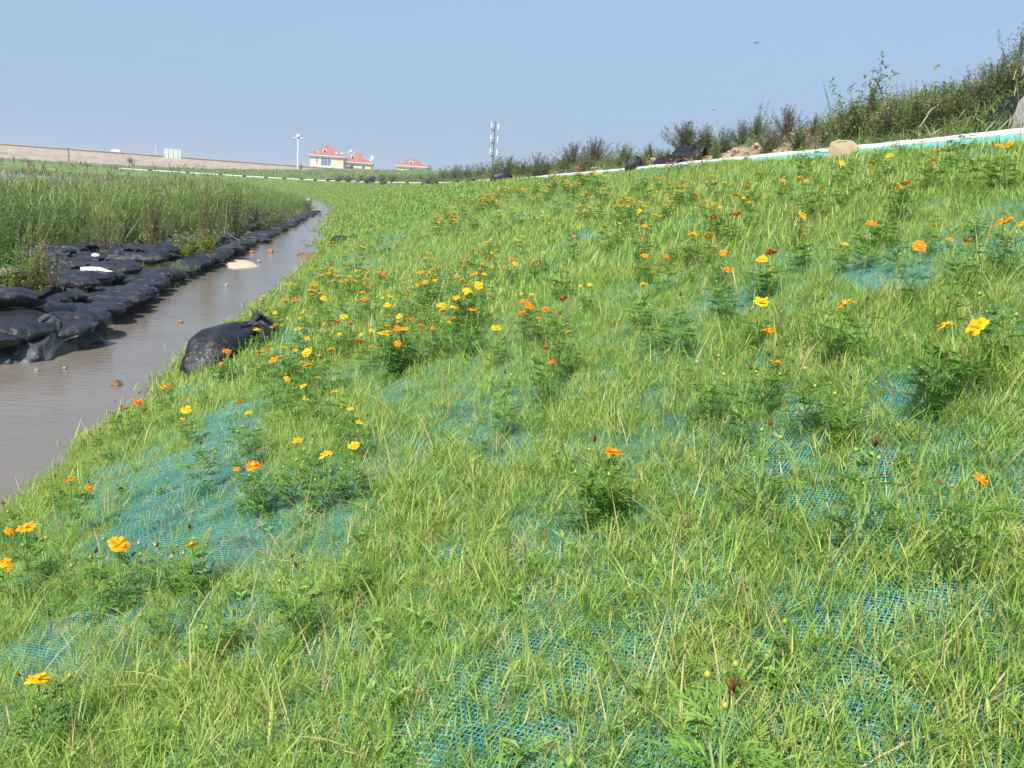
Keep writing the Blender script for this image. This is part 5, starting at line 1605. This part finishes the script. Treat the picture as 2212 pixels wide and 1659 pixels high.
# grass and scrub over the far slopes
FP = [patch(800 + i, 2.6, 150, .7, .09, G['fargrass'], .6) for i in range(2)] + [patch(810, 2.2, 110, .8, .08, G['reed'], .6), patch(811, 2.0, 90, .7, .08, G['dry'], .6), patch(812, 2.0, 120, .9, .12, G['weed'], .5)]
pts = []
for _ in range(9000):
    t = 45 + 95 + rnd.random() ** 1.2 * 300
    if t > KT[-1] - 2: continue
    off = rnd.uniform(1.2, 100)
    p, _d = rim(t, off); q = drop(p.x, p.y, GBVH)
    if not q or not vis(q, 80, 50): continue
    dkx = interp(q.x, [a_[0] for a_ in DK], [a_[1] for a_ in DK])
    if q.x < -5 and q.y > dkx - 2: continue
    if q.x < -92 and q.y > dkx - 27: continue
    k = rnd.choice([0, 1, 0, 1, 2, 3, 4]) if n3(q.x * .05, q.y * .05, 9) > -.1 else rnd.choice([0, 2, 3, 3, 4])
    pts.append((q, rrot(.1), rnd.uniform(.6, 1.2) * interp(q.y, [90, 150, 210], [.35, .5, 1.0]), k))
for _ in range(700):      # plants at the far pond edge
    t = 45 + 200 + rnd.random() * 240
    if t > KT[-1] - 2: continue
    x, y = crv_fast(t, 0), crv_fast(t, 1)
    q = Vector((x + rnd.uniform(-6, 2), y + rnd.uniform(-6, 1), 0))
    if vis(q, 80, 50): pts.append((q, rrot(.1), rnd.uniform(.8, 1.6), rnd.choice([2, 4, 4, 3])))
scatter('far_grass', FP, pts, 'grass and scrub growing on the dyke slope beyond the pond', 'grass')
print('far', len(pts))

def house(fx, fy, dist_, w_, d_, zeave, zroof, zbase, yaw, label, spec):
    """fx, fy: pixel of the middle of the front eave"""
    P0 = px_at(fx, fy, dist_); P0.z = 0
    root = empty('house', (P0.x, P0.y, zbase), yaw)
    hh = zeave - zbase
    mb = MB(); mb.box((0, d_ / 2, (hh - .5) / 2), (w_, d_, hh - .5)); mb.build('wall', G['cream'], root)
    mb = MB(); mb.box((0, d_ / 2, hh - .5), (w_ + .9, d_ + .9, .45)); mb.box((0, d_ / 2, hh - .12), (w_ + 1.5, d_ + 1.5, .30)); mb.build('cornice', G['white'], root)
    hr = zroof - zeave; e = w_ / 2 + .7; y0, y1 = -.7, d_ + .7
    mb = MB(); rid = min(e * 1.0, d_ * .4)
    V_ = [(-e, y0, 0), (e, y0, 0), (e, y1, 0), (-e, y1, 0), (0, y0 + rid, hr), (0, y1 - rid, hr)]
    V_ = [Vector(v) + Vector((0, 0, hh + .03)) for v in V_]
    mb.add(V_, [(0, 1, 4), (1, 2, 5, 4), (2, 3, 5), (3, 0, 4, 5), (3, 2, 1, 0)]); rf = mb.build('roof', G['roof'], root)
    def zr(y_): return hh + hr * (y_ - y0) / rid
    # round-headed dormer
    dx, dz = spec['dormer']
    yy = y0 + rid * (dz / hr) - .3
    mb = MB(); arc = [(-.8, -.9), (.8, -.9)] + [(.8 * math.cos(a_ * PI / 8), .8 * math.sin(a_ * PI / 8)) for a_ in range(9)]
    for yq, nm, mt_, k_ in ((yy - .4, 'dormer', 'white', 1.0),):
        r0 = [Vector((dx + x_ * k_, yq, hh + dz + z_ * k_)) for x_, z_ in arc]; r1 = [v + Vector((0, 2.6, 0)) for v in r0]
        mb.loft([r0, r1], 0, .5, True); dm = mb.build(nm, G[mt_], rf)
    mb = MB(); r0 = [Vector((dx + x_ * .62, yy - .43, hh + dz + z_ * .62)) for x_, z_ in arc]; r1 = [v + Vector((0, .3, 0)) for v in r0]
    mb.loft([r0, r1], 0, .5, True); mb.build('dormer_window', G['darkglass'], rf)
    mb = MB()
    for (cx_, cz_, s_) in spec.get('chimneys', []):
        yq = y0 + rid * (cz_ / hr) if abs(cx_) < e * .55 else y0 + rid * .9
        mb.box((cx_, yq + .3, hh + cz_ + .1), (s_ * .8, .6, 1.0))
    if spec.get('chimneys'): mb.build('chimney', G['white'], rf)
    for (kind, x_, z_, ww, wh) in spec['windows']:
        fr = MB(); fr.box((x_, -.03, z_), (ww + .3, .12, wh + .3)); f_ = fr.build('window', G['white'], root)
        gl = MB(); n_ = max(1, int(ww / 1.0))
        for k in range(n_): gl.box((x_ - ww / 2 + ww * (k + .5) / n_, -.10, z_), (ww / n_ - .12, .06, wh))
        gl.build('pane', G['glass' if kind == 'big' else 'darkglass'], f_)
    if 'balcony' in spec:
        x_, z_, ww, wh = spec['balcony']; mb = MB(); mb.box((x_, -.5, z_), (ww, 1.0, wh)); mb.build('balcony', G['white'], root)
    for (y_, z_, ww, wh) in spec.get('side', []):
        fr = MB(); fr.box((w_ / 2 + .03, y_, z_), (.12, ww + .3, wh + .3)); f_ = fr.build('window', G['white'], root)
        gl = MB(); gl.box((w_ / 2 + .10, y_, z_), (.06, ww, wh)); gl.build('pane', G['darkglass'], f_)
    tag(root, label, 'house', 'cream houses with red hipped roofs'); return root
house(706, 341, 330, 11.9, 20, 12.6, 16.7, 3.0, 0, 'nearest and largest cream house with red hipped roof, left of the three',
      {'dormer': (-.9, 1.7), 'chimneys': [(-3.2, .9, .5), (3.4, 1.0, .9), (4.9, 1.3, .8)], 'windows': [('big', -.3, 7.4, 3.6, 2.8), ('big', -.3, 3.4, 3.4, 2.4), ('s', -3.5, 7.7, .5, 2.0), ('s', -3.5, 3.6, .5, 2.0)],
       'balcony': (-.3, 5.4, 4.6, .9), 'side': [(3, 7.6, 1.2, 1.5), (7, 7.6, 2, 1.5), (11, 7.6, 2, 1.5), (15, 7.6, 2, 1.5), (3, 4, 1.2, 1.5), (9, 4, 2, 1.5), (15, 4, 2, 1.5)]})
house(771, 353, 352, 11.0, 22, 11.6, 15.8, 3.0, 0, 'middle cream house partly hidden behind the nearest one',
      {'dormer': (-1.6, 1.9), 'chimneys': [(3.9, 1.2, .8), (5.0, 1.0, .8), (2.8, 1.8, .6)], 'windows': [('s', -1.9, 6.7, 1.3, 1.4), ('s', 2.5, 6.7, 1.1, 1.4)], 'side': [(4, 6.4, 2, 1.5), (10, 6.4, 2, 1.5), (16, 6.4, 2, 1.5)]})
house(890, 361, 335, 11.0, 16, 11.2, 14.4, 3.0, R(-2), 'rightmost cream house with red hipped roof standing apart behind the shrubs',
      {'dormer': (-.4, 1.1), 'chimneys': [(-3.6, .8, .5), (4.0, 1.0, .6)], 'windows': [('s', -.3, 7.4, .9, 1.4), ('s', .9, 7.4, .6, 1.4)], 'side': [(4, 6, 2, 1.5)]})
# low red-roofed annex in front of the middle house
P0 = px_at(790, 372, 340); root = empty('annex', (P0.x, P0.y, 3.0), 0)
mb = MB(); mb.box((0, 3, 1.9), (9.5, 6, 3.8)); mb.build('wall', G['cream'], root)
mb = MB(); zt = px_at(790, 364.5, 340).z - 3.0
mb.add([(-5.2, -.5, 3.8), (6.0, -.5, 3.8), (6.0, 6.5, 3.8), (-5.2, 6.5, 3.8), (-4.4, 3, zt), (3.4, 3, zt)], [(0, 1, 5, 4), (1, 2, 5), (2, 3, 4, 5), (3, 0, 4), (3, 2, 1, 0)]); mb.build('roof', G['roof'], root)
tag(root, 'low red-roofed annex in front of the middle house', 'building')

def post(name, px, ybase, ytop, d, wpx, mat, label, cat, parts=None):
    a = px_at(px[0], ybase, d); b_ = px_at(px[1], ytop, d); u_ = d / FPX
    root = empty(name, (a.x, a.y, a.z - 3)); H_ = b_.z - a.z + 3
    mb = MB(); mb.tube([(0, 0, 0), (0, 0, H_ * .5), (0, 0, H_)], [wpx * u_ * .5, wpx * u_ * .42, wpx * u_ * .34], 8); mb.build('pole', G[mat], root)
    if parts: parts(root, H_, u_)
    tag(root, label, cat); return root
def lamp_parts(root, H_, u_):
    mb = MB(); rings = [[Vector((rr * math.cos(k * PI / 6), rr * math.sin(k * PI / 6), H_ + z_)) for k in range(12)] for rr, z_ in ((.35, -.05), (.75, .1), (.75, .45), (.55, .85), (.15, 1.0))]
    mb.loft(rings); mb.build('lamp_head', G['white'], root, True)
    for sx_ in (-1, 1):
        mb = MB(); mb.tube([(0, 0, H_ - .5), (sx_ * .9, 0, H_ - .35)], .08, 6)
        rings = [[Vector((sx_ * 1.15 + rr * math.cos(k * PI / 5), rr * .8 * math.sin(k * PI / 5), H_ + z_)) for k in range(10)] for rr, z_ in ((.25, -.5), (.5, -.35), (.45, -.15), (.1, -.05))]
        mb.loft(rings); mb.build('side_lamp', G['white'], root, True)
post('street_lamp', (643.5, 645), 366, 297, 300, 4.2, 'white', 'tall white lamp mast standing alone left of the nearest house', 'lamp mast', lamp_parts)
post('street_lamp', (757.5, 758), 372, 329, 372, 3.6, 'white', 'white lamp mast rising behind the gap between the two left houses', 'lamp mast', lamp_parts)
post('street_lamp', (336.5, 336.5), 346, 313, 340, 1.8, 'white', 'thin white lamp mast on the dyke left of the billboard', 'lamp mast', None)
post('pole', (80, 79.5), 331, 310, 360, 1.2, 'darkmetal', 'thin dark pole far off behind the sea wall at the left', 'pole')
post('pole', (148.5, 148), 344, 319, 292, 3.0, 'clay', 'rusty brown post in front of the sea wall', 'post')
def small_mast(root, H_, u_):
    mb = MB(); mb.box((-.4, 0, H_ * .72), (.5, .3, 2.2)); mb.box((.45, 0, H_ * .74), (.5, .3, 1.6)); mb.build('antenna', G['white'], root)
post('antenna_mast', (803, 803), 360, 328, 420, .8, 'white', 'faint distant antenna mast right of the middle house roof', 'mast', small_mast)
def tower_parts(root, H_, u_):
    for i, (zz, hp) in enumerate(((1.1, 2.1), (5.0, 2.2), (9.0, 2.3))):
        for sx_, dz in ((-1, 0), (1, .35)):
            mb = MB(); mb.box((sx_ * 1.0, -.3 * sx_, H_ - zz - dz), (.42, .25, hp * .85)); mb.build('antenna_panel', G['white'], root)
        mb = MB(); mb.box((0, .9, H_ - zz), (.5, .3, hp * .8)); mb.build('antenna_panel', G['white'], root)
        mb = MB(); mb.box((0, 0, H_ - zz + .5), (1.9, .12, .12)); mb.box((0, 0, H_ - zz - .6), (1.9, .12, .12)); mb.box((-.5, -.2, H_ - zz - 1.6), (.5, .4, .7)); mb.build('bracket', G['darkmetal'], root)
post('phone_mast', (1064, 1069), 362, 262, 280, 3.2, 'darkmetal', 'tall dark phone mast carrying three tiers of white antenna panels', 'phone mast', tower_parts)
# billboard seen from behind
a = px_at(373, 332.5, 300); root = empty('billboard', (a.x, a.y, a.z), R(15)); u_ = 300 / FPX
mb = MB(); mb.box((0, 0, 0), (30 * u_, .25, 18 * u_)); mb.build('board', G['white'], root)
for k in (-1, 0, 1):
    mb = MB(); mb.box((k * 8.6 * u_, -.2, -2.0), (.13, .12, 18 * u_ + 4.0)); mb.build('post', G['poly'], root)
tag(root, 'white billboard on three posts standing above the sea wall', 'billboard')
for i, (x, y, w_, lb) in enumerate([(284.5, 332.6, 14, 'largest dark-framed sign panel in the row behind the sea wall, leftmost'), (297, 334.0, 12, 'second dark-framed sign panel in the row behind the sea wall'),
                            (309.5, 335.6, 11, 'third dark-framed sign panel in the row behind the sea wall'), (322, 337.4, 9, 'fourth and smallest dark-framed sign panel behind the sea wall')]):
    a = px_at(x, y, 345); u_ = 345 / FPX; root = empty('sign_panel', a, R(10))
    mb = MB(); mb.box((0, 0, 0), (w_ * u_, .2, 5 * u_)); mb.build('frame', G['bluemetal'], root)
    mb = MB(); mb.box((0, -.15, -.5 * u_), (w_ * u_ * .72, .12, 3 * u_)); mb.build('panel', G['white'], root)
    mb = MB(); mb.box((-w_ * u_ * .4, .1, -2.2), (.2, .2, 4)); mb.box((w_ * u_ * .4, .1, -2.2), (.2, .2, 4)); mb.build('leg', G['bluemetal'], root)
    tag(root, lb, 'sign', 'row of dark-framed panels behind the sea wall')
a = px_at(251, 328, 380); root = empty('roof_shelter', a)
mb = MB(); mb.loft([[Vector((x_, -1, 0)), Vector((x_, 1.5, 0)), Vector((x_ * .6, 1.0, .9)), Vector((x_ * .6, -.6, .9))] for x_ in (-1.9, 1.9)]); mb.build('roof', G['white'], root)
mb = MB(); mb.box((0, .2, -2), (3.0, 1.8, 4)); mb.build('wall', G['bluemetal'], root)
tag(root, 'small pale blue-white shelter roof peeping over the sea wall', 'shelter')
# shrubs and small trees around the far dyke and houses
GF_ = 'shrubs on the far dyke'
for (x, yt, yb, k, wf, d, lb) in [(282, 338, 352, 'green', 1.4, 288, 'dark green bush against the sea wall below the row of panels'), (650, 352, 366, 'olive', .9, 300, 'small dark tree right of the tall lamp mast'),
        (762, 360, 374, 'olive', 1.6, 325, 'dark bush between the nearest house and the red annex'), (927, 354, 380, 'green', .8, 300, 'tree close against the right side of the rightmost house'),
        (940, 364, 384, 'olive', 1.0, 280, 'small tree right of the rightmost house'), (120, 345, 355, 'brown', 1.2, 282, 'scrubby bush on the stone revetment at left'), (165, 343, 354, 'brown', 1.0, 284, 'scrubby bush right of the rusty post'),
        (20, 338, 350, 'brown', 1.2, 284, 'scrubby bush on the revetment at the left edge'), (865, 372, 385, 'green', 1.4, 250, 'bush below the rightmost house on the left'), (60, 360, 378, 'brown', 2.2, 215, 'brown marsh plants at the far pond edge, left')]:
    o = shrub(x, yt, yb, k, lb, wf, 'tree' if 'tree' in lb else 'bush', 'tree' if 'tree' in lb else 'bush', GF_, d)
rr_ = random.Random(3)
for i in range(26):
    x = rr_.uniform(0, 420); y = interp(x, [0, 420], [338, 364]) + rr_.uniform(2, 14)
    o = shrub(x, y - rr_.uniform(3, 7), y, rr_.choice(['brown', 'olive', 'green']), None, rr_.uniform(1, 1.8), 'bush', 'bush', GF_, rr_.uniform(272, 290))
# dragonfly hovering above the slope
p = EYEV + ray(1634, 93).normalized() * 4.5
root = empty('dragonfly', p, .6, .5)
mb = MB(); mb.tube([(-.035, 0, -.004), (0, 0, 0), (.012, 0, .002), (.02, 0, 0)], [.0012, .002, .004, .003], 6); mb.build('body', G['darkmetal'], root)
mb = MB()
for sy in (-1, 1):
    for ax in (-.15, .25): mb.leaf((.004, 0, .003), (ax, sy, .25), .038, .009, 0, .5)
mb.build('wing', G['reedhead'], root)
tag(root, 'small dragonfly hovering in the sky above the upper slope', 'dragonfly')

# thin summer haze over the whole plain
mb = MB(); mb.box((0, 0, 17), (10400, 10400, 42)); hz = mb.build('haze', [])
m = bpy.data.materials.new('air_haze'); m.use_nodes = True; nt_ = m.node_tree
nt_.nodes.remove(nt_.nodes['Principled BSDF'])
pv_ = nt_.nodes.new('ShaderNodeVolumePrincipled'); pv_.inputs['Color'].default_value = (0.82, 0.90, 1.0, 1); pv_.inputs['Density'].default_value = 0.0007
nt_.links.new(pv_.outputs[0], nt_.nodes['Material Output'].inputs['Volume'])
hz.data.materials.clear(); hz.data.materials.append(m)
tag(hz, 'pale blue summer haze hanging over the whole plain', 'haze', None, 'stuff')
flush_labels()
